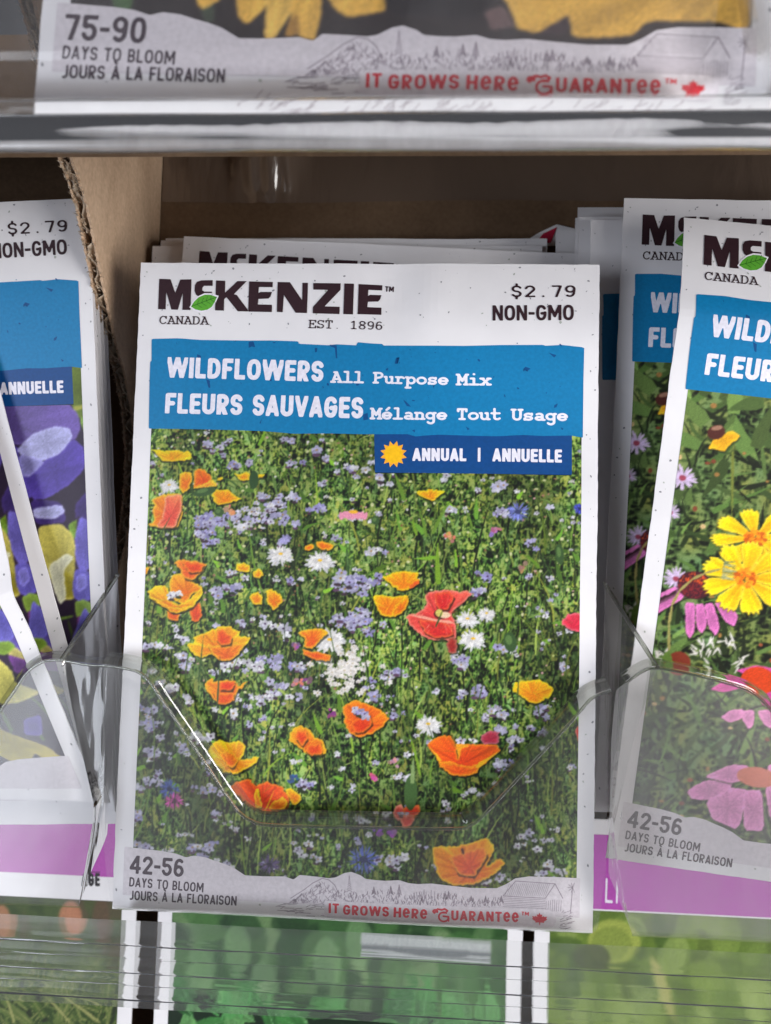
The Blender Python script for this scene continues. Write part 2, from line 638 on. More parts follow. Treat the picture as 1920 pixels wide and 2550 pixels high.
    if ch == 't':
        return W, [[(.28, .95), (.28, .25)] + arc(.46, .25, .18, .25 - t, 180, 325), [(.10, xh - t), (W - .14, xh - t)]]
    return None, None


GLYPHS = {}


def glyph(style, ch, t, n):
    key = (style, ch, t, n)
    if key in GLYPHS:
        return GLYPHS[key]
    w = s = None
    fixed = style in ('slab', 'mono')
    if style == 'slab':
        w, s = slab(ch, t)
    clip = None
    if w is None:
        w, s = sans(ch, t)
        clip = (0, -0.2 if ch in '$Q' else 0, w, 1.35 if ch in 'À$' else 1)
        if fixed and ch != ' ':
            W = 0.74
            off = (W - w) / 2
            s = [[(x + off, y) for x, y in q] for q in s]
            clip = (off, clip[1], off + w, clip[3])
            w = W
        elif fixed:
            w = 0.74
    if not s:
        GLYPHS[key] = (w, [], [])
        return GLYPHS[key]
    v, f = fill([('s', q, t) for q in s], (-.06, -.42, w + .06, 1.4), 1.0 / n, clip)
    GLYPHS[key] = (w, v, f)
    return GLYPHS[key]


class Flat:
    """Collects flat print shapes in sheet mm and links them as one part."""
    def __init__(self):
        self.v, self.f = [], []

    def add(self, v, f, fn=None):
        b = len(self.v)
        self.v += [fn(*p) if fn else p for p in v]
        self.f += [tuple(i + b for i in q) for q in f]

    def prims(self, prims, cell, pad=.3):
        xs = [p[0] for pr in prims for p in pr[1]]
        ys = [p[1] for pr in prims for p in pr[1]]
        k = max([pr[2] for pr in prims if pr[0] == 's'] + [0]) + pad
        self.add(*fill(prims, (min(xs) - k, min(ys) - k, max(xs) + k, max(ys) + k), cell))

    def text(self, s, A, B, h, style='sans', t=.1, n=22, gap=.09, fit=True):
        """Lettering from baseline point A to B (mm), cap height h."""
        tot, items = 0, []
        for ch in s:
            w, v, f = glyph(style, ch, t, n)
            items.append((tot, v, f))
            tot += w + (gap if style == 'sans' or style == 'round' else 0)
        tot -= gap if style in ('sans', 'round') else 0
        dx, dy = B[0] - A[0], B[1] - A[1]
        ln = math.hypot(dx, dy)
        ux, uy = dx / ln, dy / ln
        k = ln / tot if fit else h
        for x0, v, f in items:
            self.add(v, f, lambda x, y: (A[0] + ux * (x + x0) * k - uy * y * h, A[1] + uy * (x + x0) * k + ux * y * h))


# ------------------------------------------------------------------ printed pictures: painted in code, carried as ink colours of a fine sheet
class Canvas:
    def __init__(self, x0, y0, x1, y1, ppm, base):
        self.x0, self.y0, self.x1, self.y1 = x0, y0, x1, y1
        self.ss = 2
        self.k = ppm * self.ss
        self.w = int((x1 - x0) * ppm) * self.ss
        self.h = int((y1 - y0) * ppm) * self.ss
        self.a = np.zeros((self.h, self.w, 3), np.float32)
        self.a[:] = base
        self.r = random.Random(11)

    def poly(self, pts, c, alpha=1.0):
        P = [((x - self.x0) * self.k, (y - self.y0) * self.k) for x, y in pts]
        xa = max(0, int(min(p[0] for p in P)) - 1)
        xb = min(self.w, int(max(p[0] for p in P)) + 2)
        ya = max(0, int(min(p[1] for p in P)) - 1)
        yb = min(self.h, int(max(p[1] for p in P)) + 2)
        if xa >= xb or ya >= yb:
            return
        X, Y = np.meshgrid(np.arange(xa, xb) + .5, np.arange(ya, yb) + .5)
        m = inside_poly(X, Y, P)
        if not m.any():
            return
        sub = self.a[ya:yb, xa:xb]
        sub[m] = sub[m] * (1 - alpha) + np.asarray(c, np.float32) * alpha

    def petal(self, pts, c_out, c_in, rim=None, ragged=.10, heart=None, streak=.10):
        """one petal: a ragged outline, colour running from heart to edge, fine veins and a thin paler rim"""
        r = self.r
        q = []
        n = len(pts)
        for i in range(n):
            a, b, z = pts[i - 1], pts[i], pts[(i + 1) % n]
            q.append((b[0] * .87 + a[0] * .13, b[1] * .87 + a[1] * .13))
            q.append((b[0] * .87 + z[0] * .13, b[1] * .87 + z[1] * .13))
        o = []
        for i in range(len(q)):
            a, b = q[i], q[(i + 1) % len(q)]
            k = max(1, int(math.hypot(b[0] - a[0], b[1] - a[1]) / .45))
            for j in range(k):
                o.append((a[0] + (b[0] - a[0]) * j / k + r.gauss(0, ragged), a[1] + (b[1] - a[1]) * j / k + r.gauss(0, ragged)))
        P = [((x - self.x0) * self.k, (y - self.y0) * self.k) for x, y in o]
        xa, xb = max(0, int(min(t[0] for t in P)) - 1), min(self.w, int(max(t[0] for t in P)) + 2)
        ya, yb = max(0, int(min(t[1] for t in P)) - 1), min(self.h, int(max(t[1] for t in P)) + 2)
        if xa >= xb or ya >= yb:
            return
        X, Y = np.meshgrid(np.arange(xa, xb) + .5, np.arange(ya, yb) + .5)
        d = poly_d(X, Y, P) / self.k
        m = d < 0
        if not m.any():
            return
        if heart is None:
            hx, hy = sum(t[0] for t in P) / len(P), sum(t[1] for t in P) / len(P)
        else:
            hx, hy = (heart[0] - self.x0) * self.k, (heart[1] - self.y0) * self.k
        R = max(math.hypot(t[0] - hx, t[1] - hy) for t in P)
        rad = np.hypot(X - hx, Y - hy) / R
        ang = np.arctan2(Y - hy, X - hx)
        st = sum(np.sin(ang * f + r.uniform(0, 6.28) + rad * r.uniform(-3, 3)) for f in (5, 9, 17, 29)) / 4
        t = np.clip(rad * 1.15 + .18 * st, 0, 1)[..., None]
        col = np.asarray(c_in, float) * (1 - t) + np.asarray(c_out, float) * t
        col = col * (1 + streak * st[..., None] + .05 * np.random.default_rng(int(hx) & 1023).normal(size=X.shape)[..., None])
        if rim is not None:
            e = np.clip(1 + d / .55, 0, 1)[..., None] * .75
            col = col * (1 - e) + np.asarray(rim, float) * e
        sub = self.a[ya:yb, xa:xb]
        sub[m] = np.clip(col, 0, 255)[m]

    def noise(self, cx, cy, seed):
        """smooth random field with cells of cx by cy mm"""
        g = np.random.default_rng(seed)
        nx, ny = int(self.w / (cx * self.k)) + 3, int(self.h / (cy * self.k)) + 3
        v = g.random((ny, nx))
        fx = np.arange(self.w) / (cx * self.k) + g.random()
        fy = np.arange(self.h) / (cy * self.k) + g.random()
        ix, iy = fx.astype(int), fy.astype(int)
        tx, ty = fx - ix, fy - iy
        tx, ty = tx * tx * (3 - 2 * tx), ty * ty * (3 - 2 * ty)
        a = v[np.ix_(iy, ix)] * (1 - tx) + v[np.ix_(iy, ix + 1)] * tx
        b = v[np.ix_(iy + 1, ix)] * (1 - tx) + v[np.ix_(iy + 1, ix + 1)] * tx
        return a * (1 - ty)[:, None] + b * ty[:, None]

    def thicket(self, ramp, seed, alpha=1.0, tall=1.7, size=1.0):
        """a tangle of leaves and gaps: several sharp noise fields laid over each other and coloured from a ramp"""
        t = np.zeros((self.h, self.w))
        for k, (c, wt) in enumerate(((.32, .9), (.55, 1.1), (1.0, 1.0), (2.2, .7), (6.0, .55))):
            n = self.noise(c * size, c * size * tall, seed + k)
            if k < 3:
                n = 1 - np.abs(2 * n - 1) * 1.35
            t += wt * (n - .45)
        t = np.clip(t * .74 + .5, 0, 1)
        pos = np.linspace(0, 1, len(ramp))
        hue = self.noise(1.4 * size, 2.4 * size, seed + 9)[..., None]
        col = np.stack([np.interp(t, pos, [c[j] for c in ramp]) for j in range(3)], -1)
        col = col * (1 + (hue - .5) * np.array([.35, .05, -.25]))
        self.a = (self.a * (1 - alpha) + np.clip(col, 0, 255) * alpha).astype(np.float32)

    def ell(self, x, y, rx, ry, c, ang=0, n=12, alpha=1.0, jag=0.0):
        ca, sa = math.cos(ang), math.sin(ang)
        pts = []
        for i in range(n):
            a = 2 * math.pi * i / n
            q = 1 + self.r.uniform(-jag, jag)
            px, py = rx * q * math.cos(a), ry * q * math.sin(a)
            pts.append((x + px * ca - py * sa, y + px * sa + py * ca))
        self.poly(pts, c, alpha)

    def blade(self, x, y, ln, wd, ang, c, bend=0.0, alpha=1.0):
        n = 4
        L, R = [], []
        a = ang
        px, py = x, y
        for i in range(n + 1):
            t = i / n
            w = wd * (1 - t) ** .7 * (.4 + .6 * min(1, t * 4 + .3)) / 2
            L.append((px - math.sin(a) * w, py + math.cos(a) * w))
            R.append((px + math.sin(a) * w, py - math.cos(a) * w))
            px += math.cos(a) * ln / n
            py += math.sin(a) * ln / n
            a += bend / n
        self.poly(L + R[::-1], c, alpha)

    def smooth(self, x, y, passes):
        """soft focus over the whole canvas"""
        for _ in range(passes):
            b = self.a
            b = (np.roll(b, 1, 0) + b * 2 + np.roll(b, -1, 0)) / 4
            self.a = (np.roll(b, 1, 1) + b * 2 + np.roll(b, -1, 1)) / 4

    def petals(self, x, y, r, n, c, cc, sq=.6, rc=.3, ang=0, wid=.55, jit=.15):
        for i in range(n):
            a = ang + 2 * math.pi * i / n + self.r.uniform(-.12, .12)
            q = r * (1 + self.r.uniform(-jit, jit))
            k = self.r.uniform(.88, 1.05)
            cx, cy = x + math.cos(a) * q * .55, y + math.sin(a) * q * .55 * sq
            self.ell(cx, cy, q * .5, q * wid * .5, [min(255, v * k) for v in c], math.atan2(math.sin(a) * sq, math.cos(a)), 9)
        if rc:
            self.ell(x, y, r * rc, r * rc * sq, cc, 0, 10)

    def sheet(self, name, n_off, bend, parent, clip_y=None):
        a = self.a
        h, w = (self.h // 2) * 2, (self.w // 2) * 2
        a = (a[0:h:2, 0:w:2] + a[1:h:2, 0:w:2] + a[0:h:2, 1:w:2] + a[1:h:2, 1:w:2]) / 4
        h, w = a.shape[:2]
        g = np.random.default_rng(3)
        a = a * (1 + g.normal(0, .035, (h, w, 1)))
        col = np.clip(lin(np.clip(a, 0, 255)) * PRINT_GAIN, 0, .9).astype(np.float32)
        xs = np.linspace(self.x0, self.x1, w)
        ys = np.linspace(self.y0, self.y1, h)
        X, Y = np.meshgrid(xs, ys)
        N = bend(X, Y) + n_off
        co = (np.stack([X, Y, N], -1) * MM).astype(np.float32).reshape(-1)
        idx = np.arange(w * h).reshape(h, w)
        q = np.stack([idx[:-1, :-1], idx[:-1, 1:], idx[1:, 1:], idx[1:, :-1]], -1).reshape(-1, 4).astype(np.int32)
        me = bpy.data.meshes.new(name)
        me.vertices.add(w * h)
        me.vertices.foreach_set('co', co)
        nf = len(q)
        me.loops.add(nf * 4)
        me.loops.foreach_set('vertex_index', q.reshape(-1))
        me.polygons.add(nf)
        me.polygons.foreach_set('loop_start', np.arange(0, nf * 4, 4, dtype=np.int32))
        me.update(calc_edges=True)
        me.polygons.foreach_set('use_smooth', np.ones(nf, bool))
        at = me.color_attributes.new('ink', 'FLOAT_COLOR', 'POINT')
        at.data.foreach_set('color', np.concatenate([col.reshape(-1, 3), np.ones((w * h, 1), np.float32)], 1).reshape(-1))
        me.materials.append(PICTURE)
        o = bpy.data.objects.new(name, me)
        COL.objects.link(o)
        o.parent = parent
        return o
# ------------------------------------------------------------------ poses of the packets in the rack (mm, degrees)
TIER = 154.0
P_MAIN = pose(0, 0)
P_LEFT = pose(-106.0, 18.0, 2.56, -7.0, 4.7)
P_REAR = pose(104.3, 26.0, -1.2, -5.0, 6.6)
P_BENT = pose(104.4, 13.0, -5.5, -7.0, 0.7)
P_TOP = pose(10.0, 0, -1.7, 0, 0, base=(0, TIER * CL, TIER * SL))
LOW = (0, -TIER * CL, -TIER * SL)
P_LOWM = pose(-8.3, -15, 0, 0, 0, base=LOW)
P_LOWL = pose(-114.5, -15, 0, 0, 0, base=LOW)
P_LOWR = pose(94.9, -15, 0, 0, 0, base=LOW)
P_FOLD = pose(-100.4, 2.0, 22.4, -8.0, 1.6)
P_TILT = pose(-102.4, 9.0, 16.5, -4.0, 1.2)

H = 139.0
W2 = 50.0


def flat(x, y):
    return x * 0.0


def bend_main(x, y):
    pil = 1.1 * np.exp(-((x - 4) / 36) ** 2 - ((y - 45) / 42) ** 2)
    dent = -0.9 * np.exp(-((x - 6) / 7) ** 2 - ((y - 134) / 7) ** 2) + 0.45 * np.exp(-((x - 14) / 5) ** 2 - ((y - 131) / 9) ** 2)
    side = 0.5 * np.exp(-((x - 50) / 9) ** 2) * np.sin(y * 0.16) * np.exp(-((y - 82) / 22) ** 2)
    wave = 0.12 * np.sin(x * .11 + y * .05) + .1 * np.sin(x * .05 - y * .09)
    return pil + dent + side + wave


def bend_bent(x, y):
    k = np.clip((y - 117) / 22, 0, 1)
    return -6.5 * k ** 1.4 + 0.6 * np.exp(-((y - 117) / 5) ** 2) + 1.2 * np.exp(-(x / 36) ** 2 - ((y - 50) / 40) ** 2)


def bend_fold(x, y):
    k = np.clip((y - 48) / 36, 0, 3)
    return -7.0 * k + 0.9 * np.exp(-((y - 48) / 4) ** 2)


def bend_soft(x, y):
    return 1.0 * np.exp(-((x - 4) / 36) ** 2 - ((y - 45) / 42) ** 2) + 0.15 * np.sin(x * .09 + y * .06)


def sleeve(parent, bend, h=H, thick=0.7, seed=1, y0=0.0):
    """the paper envelope: a front and a back sheet joined round the edge, thicker where the seeds lie"""
    r = random.Random(seed)
    nx, ny = (64, 88) if bend is not flat and bend is not bend_soft else (28, 38)
    xs = [-W2 + 2 * W2 * i / nx for i in range(nx + 1)]
    ys = [y0 + (h - y0) * j / ny for j in range(ny + 1)]
    V, F = [], []
    for side in (0, 1):
        for j, y in enumerate(ys):
            for i, x in enumerate(xs):
                ex = r.uniform(-.06, .06) if i in (0, nx) else 0
                ey = r.uniform(-.05, .05) if j in (0, ny) else 0
                if side:
                    k = (i in (0, nx)), (j in (0, ny))
                    ref = V[j * (nx + 1) + i]
                    n = float(bend(np.float64(ref[0]), np.float64(ref[1])))
                    fat = 1.1 * max(0, 1 - (x / 44) ** 2) * max(0, 1 - ((y - 50) / 50) ** 2)
                    V.append((ref[0], ref[1], n - thick * .55 - fat))
                else:
                    xx, yy = x + ex, y + ey
                    V.append((xx, yy, float(bend(np.float64(xx), np.float64(yy))) - .03))
    st = (nx + 1) * (ny + 1)
    for j in range(ny):
        for i in range(nx):
            a = j * (nx + 1) + i
            F.append((a, a + 1, a + nx + 2, a + nx + 1))
            F.append((st + a, st + a + nx + 1, st + a + nx + 2, st + a + 1))
    ring = [i for i in range(nx + 1)] + [j * (nx + 1) + nx for j in range(1, ny + 1)] + [ny * (nx + 1) + i for i in range(nx - 1, -1, -1)] + [j * (nx + 1) for j in range(ny - 1, 0, -1)]
    for a, b in zip(ring, ring[1:] + ring[:1]):
        F.append((a, st + a, st + b, b))
    return mesh_obj('paper_sleeve', V, F, PAPER, parent, smooth=False)


def decal(name, fl, rgb, off, parent, bend, rough=.42, mottle=.08):
    if not fl.f:
        return None
    P = np.array([(p[0], p[1]) for p in fl.v])
    N = bend(P[:, 0], P[:, 1]) + off
    return mesh_obj(name, [(p[0], p[1], n) for p, n in zip(fl.v, N)], fl.f, ink_mat(rgb, rough, mottle), parent)


def gridfill(poly, cell=2.5):
    """a polygon filled as small faces so it follows the bent sheet"""
    f = Flat()
    xs = [p[0] for p in poly]
    ys = [p[1] for p in poly]
    v, fc = fill([('p', poly)], (min(xs) - .2, min(ys) - .2, max(xs) + .2, max(ys) + .2), .35)
    f.add(v, fc)
    # break the long runs
    out_v, out_f = [], []
    for q in f.f:
        if len(q) == 4:
            a, b, c, d = [f.v[i] for i in q]
            n = max(1, int((b[0] - a[0]) / cell))
            for i in range(n):
                x0 = a[0] + (b[0] - a[0]) * i / n
                x1 = a[0] + (b[0] - a[0]) * (i + 1) / n
                if abs(a[1] - b[1]) < 1e-9 and abs(c[1] - d[1]) < 1e-9 and abs(a[0] - d[0]) < 1e-9:
                    k = len(out_v)
                    out_v += [(x0, a[1]), (x1, a[1]), (x1, d[1]), (x0, d[1])]
                    out_f.append((k, k + 1, k + 2, k + 3))
                else:
                    k = len(out_v)
                    out_v += [a, b, c, d]
                    out_f.append((k, k + 1, k + 2, k + 3))
                    break
        else:
            k = len(out_v)
            out_v += [f.v[i] for i in q]
            out_f.append(tuple(range(k, k + len(q))))
    g = Flat()
    g.add(out_v, out_f)
    return g


def fleck(r, x, y, s):
    a0 = r.uniform(0, 6.28)
    st = r.uniform(.35, .9)
    return [(x + s * r.uniform(.5, 1.2) * math.cos(a) * math.cos(a0) - s * st * r.uniform(.5, 1.1) * math.sin(a) * math.sin(a0),
             y + s * r.uniform(.5, 1.2) * math.cos(a) * math.sin(a0) + s * st * r.uniform(.5, 1.1) * math.sin(a) * math.cos(a0)) for a in [k * 6.283 / 7 for k in range(7)]]


# ------------------------------------------------------------------ the printed layout every packet shares, measured on the front packet
cA = crop(340, 640, 940, 1666, P_MAIN)
c3 = crop(300, 560, 1100, 1666, P_MAIN)
c4 = crop(900, 560, 1700, 1666, P_MAIN)
cT = crop(400, 870, 920, 1666, P_MAIN)
cS = crop(800, 880, 1460, 1666, P_MAIN)
cG = crop(900, 1060, 1460, 1666, P_MAIN)
p1 = crop(300, 1050, 900, 1666, P_MAIN)
p2 = crop(850, 1050, 1500, 1666, P_MAIN)
p3 = crop(300, 1550, 900, 1666, P_MAIN)
p4 = crop(850, 1550, 1500, 1666, P_MAIN)
bl = crop(0, 1950, 960, 1666, P_MAIN)
br = crop(960, 1950, 1920, 1666, P_MAIN)
f1 = crop(260, 2080, 760, 1666, P_MAIN)
f2 = crop(700, 2080, 1500, 1666, P_MAIN)


def T(fn, pts):
    return [fn(*p) for p in pts]


DARK = (48, 30, 36)
LAY = {}

# brand lettering
fl = Flat()
E_LET = [(778, 168), (942, 172), (940, 208), (845, 207), (842, 250), (858, 241), (936, 241), (926, 272), (912, 287), (842, 290), (838, 328), (936, 330), (935, 381), (772, 378)]
LETTERS = [
    [(158, 152), (236, 155), (268, 250), (303, 157), (380, 155), (374, 368), (318, 367), (321, 245), (287, 366), (242, 365), (206, 240), (202, 363), (150, 362)],
    [(527, 160), (450, 162), (418, 172), (404, 195), (402, 235), (412, 262), (435, 277), (500, 268), (522, 262), (522, 240), (470, 240), (455, 232), (455, 212), (468, 200), (525, 200)],
    [(550, 162), (613, 164), (611, 248), (697, 166), (762, 166), (672, 258), (692, 262), (770, 366), (770, 377), (700, 376), (622, 278), (606, 292), (604, 372), (543, 370)],
    E_LET,
    [(975, 172), (1060, 174), (1145, 300), (1147, 178), (1185, 178), (1178, 388), (1100, 386), (1018, 262), (1010, 382), (970, 380)],
    [(1222, 180), (1412, 183), (1410, 228), (1300, 342), (1405, 345), (1403, 396), (1218, 390), (1220, 345), (1325, 228), (1222, 226)],
    [(1437, 183), (1503, 184), (1496, 398), (1430, 396)],
    [(x + 757, y + 18) for x, y in E_LET]]
for L_ in LETTERS:
    fl.prims([('p', T(cA, L_))], .09)
fl.text('TM', c3(1371, 342), c3(1416, 344), 1.2, 'sans', .1, 14)
fl.text('CANADA', cA(156, 465), cA(500, 470), 1.85, 'slab', .055, 20)
fl.text('EST. 1896', c3(973, 536), c3(1362, 546), 1.85, 'slab', .055, 20)
LAY['maker_lettering'] = (fl, DARK, .09)
# leaf over the c
leafo = [(378, 344), (400, 308), (430, 280), (470, 262), (510, 262), (557, 277), (542, 310), (522, 345), (490, 366), (450, 373), (408, 364)]
fw = Flat()
cx_, cy_ = 468, 318
fw.prims([('p', T(cA, [(cx_ + (x - cx_) * 1.13, cy_ + (y - cy_) * 1.2) for x, y in leafo]))], .09)
LAY['leaf_outline'] = (fw, (222, 218, 226), .105)
fg = Flat()
fg.prims([('p', T(cA, leafo))], .08)
LAY['leaf_emblem'] = (fg, (85, 155, 50), .12)
fv = Flat()
mid = [(380, 343), (430, 325), (480, 305), (555, 278)]
fv.prims([('s', T(cA, mid), .07)] + [('s', T(cA, [(x, y), (x + dx, y + dy)]), .045) for (x, y) in [(420, 330), (450, 318), (480, 305), (510, 293)] for dx, dy in [(14, -34), (34, 22)]], .06)
LAY['leaf_vein'] = (fv, (30, 85, 25), .13)
# price
fl = Flat()
fl.text('$2.79', c4(770, 376), c4(1118, 374), 2.55, 'mono', .068, 22)
LAY['price_lettering'] = (fl, DARK, .09)
fl = Flat()
fl.text('NON-GMO', c4(680, 498), c4(1102, 494), 3.35, 'sans', .088, 24)
LAY['claim_lettering'] = (fl, DARK, .09)
# title
fl = Flat()
fl.text('WILDFLOWERS', cT(50, 227), cT(1297, 260), 4.55, 'sans', .108, 26, .075)
fl.text('FLEURS', cT(36, 512), cT(652, 527), 4.5, 'sans', .108, 26, .075)
fl.text('SAUVAGES', cT(733, 530), cT(1614, 553), 4.6, 'sans', .108, 26, .075)
LAY['title_lettering'] = (fl, (214, 212, 224), .09)
fl = Flat()
for s, a, b in (('All', (62, 186), (270, 190)), ('Purpose', (325, 191), (800, 202)), ('Mix', (850, 203), (1068, 204)),
                ('Mélange', (310, 416), (792, 421)), ('Tout', (850, 420), (1132, 422)), ('Usage', (1194, 423), (1552, 426))):
    fl.text(s, cS(*a), cS(*b), 2.55, 'slab', .088, 22)
LAY['subtitle_lettering'] = (fl, (214, 212, 224), .09)
# season tag
fl = Flat()
fl.text('ANNUAL', cG(378, 262), cG(777, 265), 2.75, 'sans', .112, 22, .07)
fl.text('ANNUELLE', cG(970, 266), cG(1484, 275), 2.8, 'sans', .112, 22, .07)
fl.prims([('p', T(cG, [(862, 165), (882, 165), (881, 269), (861, 268)]))], .1)
LAY['season_lettering'] = (fl, (214, 212, 224), .10)


def star(cx, cy, r0, r1, n, sx=1.0):
    return [(cx + (r0 if k % 2 == 0 else r1) * math.cos(math.pi * k / n + .26) * sx, cy + (r0 if k % 2 == 0 else r1) * math.sin(math.pi * k / n + .26)) for k in range(2 * n)]


fo = Flat()
fo.prims([('p', T(cG, star(238, 212, 101, 69, 12)))], .08)
fi = Flat()
fi.prims([('p', T(cG, arc(238, 212, 66, 66, 0, 345, 23)))], .08)
LAY['sun_emblem'] = (fo, (232, 160, 45), .10)
LAY['sun_disc'] = (fi, (238, 175, 20), .115)
LAY['season_tag'] = (gridfill(T(cG, [(95, 60), (98, 40), (1560, 40), (1558, 366), (1000, 358), (100, 347)])), (9, 64, 122), .045)
LAY['tag_edge_line'] = (gridfill(T(cG, [(97, 345), (1000, 356), (1562, 364), (1560, 372), (1000, 364), (97, 353)])), (14, 34, 30), .04)  # dark printed line along the tag's lower edge
# title band
BAND = T(c3, [(148, 1057), (152, 800), (155, 710), (162, 705), (162, 592), (300, 589), (420, 598), (660, 601), (780, 600), (918, 604), (925, 617), (1080, 625), (1120, 620), (1228, 626), (1224, 609), (1300, 616), (1358, 619), (1364, 627), (1480, 628)]) + \
    T(c4, [(330, 629), (540, 629), (720, 624), (945, 622), (950, 627), (1040, 622), (1150, 634), (1156, 642), (1152, 800), (1149, 1103), (1085, 1092), (940, 1095), (840, 1090), (700, 1097), (560, 1094), (400, 1089), (330, 1093), (280, 1098), (240, 1086), (0, 1086)]) + \
    T(c3, [(1080, 1082), (900, 1084), (750, 1071), (600, 1066), (400, 1061)])
LAY['title_band'] = (gridfill(BAND), (12, 112, 162), .06)
fr_ = random.Random(5)
fb = Flat()
for pts in ([(665, 608), (690, 605), (700, 635), (680, 632), (665, 640)], [(1085, 622), (1122, 625), (1125, 695), (1117, 690), (1112, 640), (1088, 630)], [(1007, 640), (1022, 638), (1018, 660), (1010, 662)], [(445, 800), (465, 810), (468, 848), (458, 845)], [(1258, 985), (1282, 975), (1285, 1010), (1260, 1015)], [(735, 1005), (722, 1030), (728, 1032)], [(398, 672), (418, 680), (420, 692), (400, 690)], [(1432, 690), (1448, 688), (1440, 720), (1432, 722)]):
    fb.prims([('p', T(c3, pts))], .1)
for pts in ([(180, 690), (198, 688), (188, 722), (172, 722)], [(850, 735), (878, 745), (860, 760), (842, 748)], [(970, 662), (1012, 675), (1000, 688)], [(215, 905), (240, 925), (258, 945), (235, 940)], [(1000, 935), (1020, 925), (1012, 945), (998, 950)], [(540, 1045), (562, 1060), (550, 1066)], [(738, 875), (748, 890), (742, 895)], [(262, 1065), (280, 1062), (276, 1078)], [(1032, 1048), (1050, 1058), (1040, 1064)]):
    fb.prims([('p', T(c4, pts))], .1)
for _ in range(42):
    x, y = fr_.uniform(-44, 43), fr_.uniform(108.5, 122)
    fb.prims([('p', fleck(fr_, x, y, fr_.choice([.15, .2, .25, .4])))], .1)
LAY['band_flecks'] = (fb, (8, 70, 124), .075)
# flecks on the bare paper
fp, fp2 = Flat(), Flat()
for k in range(150):
    z = fr_.random()
    if z < .55:
        x, y = fr_.uniform(-49, 49), fr_.uniform(124.5, 138.3)
    elif z < .8:
        x, y = fr_.choice([fr_.uniform(-49.5, -46.8), fr_.uniform(47.2, 49.5)]), fr_.uniform(2, 136)
    else:
        x, y = fr_.uniform(-49, 49), fr_.uniform(.8, 8)
    (fp if k % 3 else fp2).prims([('p', fleck(fr_, x, y, fr_.choice([.14, .2, .26, .34])))], .09)
LAY['paper_flecks'] = (fp, (128, 128, 134), .03)
LAY['green_flecks'] = (fp2, (160, 165, 158), .033)
# torn paper foot
FOOT = T(bl, [(540, 273), (553, 275), (620, 283), (700, 292), (760, 303), (805, 320), (840, 312), (890, 320), (930, 335), (970, 348), (1010, 365), (1040, 385), (1060, 398), (1140, 402), (1230, 402), (1270, 415), (1295, 395), (1330, 398), (1370, 402), (1420, 408), (1450, 405), (1490, 385), (1520, 380), (1560, 395), (1580, 410), (1620, 415)]) + \
    T(br, [(0, 418), (60, 415), (100, 428), (140, 432), (200, 430), (280, 440), (370, 450), (480, 452), (520, 435), (560, 410), (620, 402), (740, 405), (840, 410)])
foot_y = FOOT[:]
LAY['torn_foot'] = (gridfill(FOOT + [(FOOT[-1][0], 3.0), (FOOT[0][0], 3.0)]), (197, 191, 197), .05)
# engraved landscape
fl = Flat()
gr = random.Random(9)
S_ = []


def ln(fn, pts, w=.06):
    S_.append(('s', T(fn, pts), w))


for k in range(120):
    x = gr.uniform(60, 300)
    top = 225 + abs(x - 215) * .7
    y = gr.uniform(top, 335)
    ln(f2, [(x, y), (x + gr.uniform(-18, 18), y + gr.uniform(8, 22))], .045)
ln(f2, [(50, 325), (120, 280), (165, 245), (215, 220), (250, 228), (280, 255), (300, 300)], .06)
for k in range(300):
    x = gr.uniform(290, 1150)
    top = 285 + (x - 290) * .055 + 12 * math.sin(x * .02)
    y = gr.uniform(top, 350 + (x - 290) * .03)
    ln(f2, [(x, y), (x + gr.uniform(-8, 8), y - gr.uniform(6, 20))], .05)
for x, y0, y1 in ((355, 285, 198), (482, 300, 262), (570, 298, 258), (613, 300, 248), (868, 325, 285), (985, 340, 312), (1060, 345, 312), (1142, 345, 312)):
    for q in range(7):
        y = y0 + (y1 - y0) * q / 7
        wq = 13 * (1 - q / 7)
        ln(f2, [(x - wq, y + 4), (x, y - 6), (x + wq, y + 4)], .05)
for k in range(30):
    x = gr.uniform(640, 860)
    ln(f2, [(x, 300 - 25 * math.sin((x - 640) / 70) + gr.uniform(0, 30)), (x + gr.uniform(-14, 14), 318 + gr.uniform(0, 16))], .045)
ln(f2, [(1150, 312), (1215, 235), (1420, 250), (1370, 325), (1150, 312)], .06)
ln(f2, [(1420, 250), (1460, 325)], .07)
for k in range(22):
    x = 1165 + k * 10
    ln(f2, [(x + 18, 248), (x - 5, 312)], .03)
for k in range(6):
    ln(f2, [(1150, 322 + k * 9), (1370, 334 + k * 9)], .04)
for k in range(8):
    ln(f2, [(1375 + k * 11, 332 + abs(k - 4) * 2), (1372 + k * 11, 392)], .04)
ln(f2, [(1510, 280), (1500, 400)], .06)
ln(f2, [(1514, 280), (1528, 400)], .06)
for k in range(10):
    a = k * .628
    ln(f2, [(1512, 270), (1512 + 26 * math.cos(a), 270 + 26 * math.sin(a))], .05)
for k in range(170):
    x = gr.uniform(-40, 1640)
    y0 = 350 + max(0, (x - 240)) * .03 if x < 240 else 485 + (x - 240) * .02
    y = gr.uniform(y0 - 5, y0 + 70)
    if 225 < x < 1440 and y < 482:
        continue
    ln(f2, [(x, y), (x + gr.uniform(20, 60), y - gr.uniform(-4, 14))], .04)
for k in range(70):
    x = gr.uniform(1440, 1640)
    y = gr.uniform(400, 520)
    ln(f2, [(x, y), (x + gr.uniform(10, 40), y - gr.uniform(0, 14))], .04)
S_keep = [s for s in S_ if min(p[1] for p in s[1]) > .5 and max(p[0] for p in s[1]) < 46.3]
for s in [(k_, pts_, w_ * 1.35) for k_, pts_, w_ in S_keep]:
    fl.prims([s], .07, .05)
LAY['landscape_drawing'] = (fl, (146, 136, 146), .07)
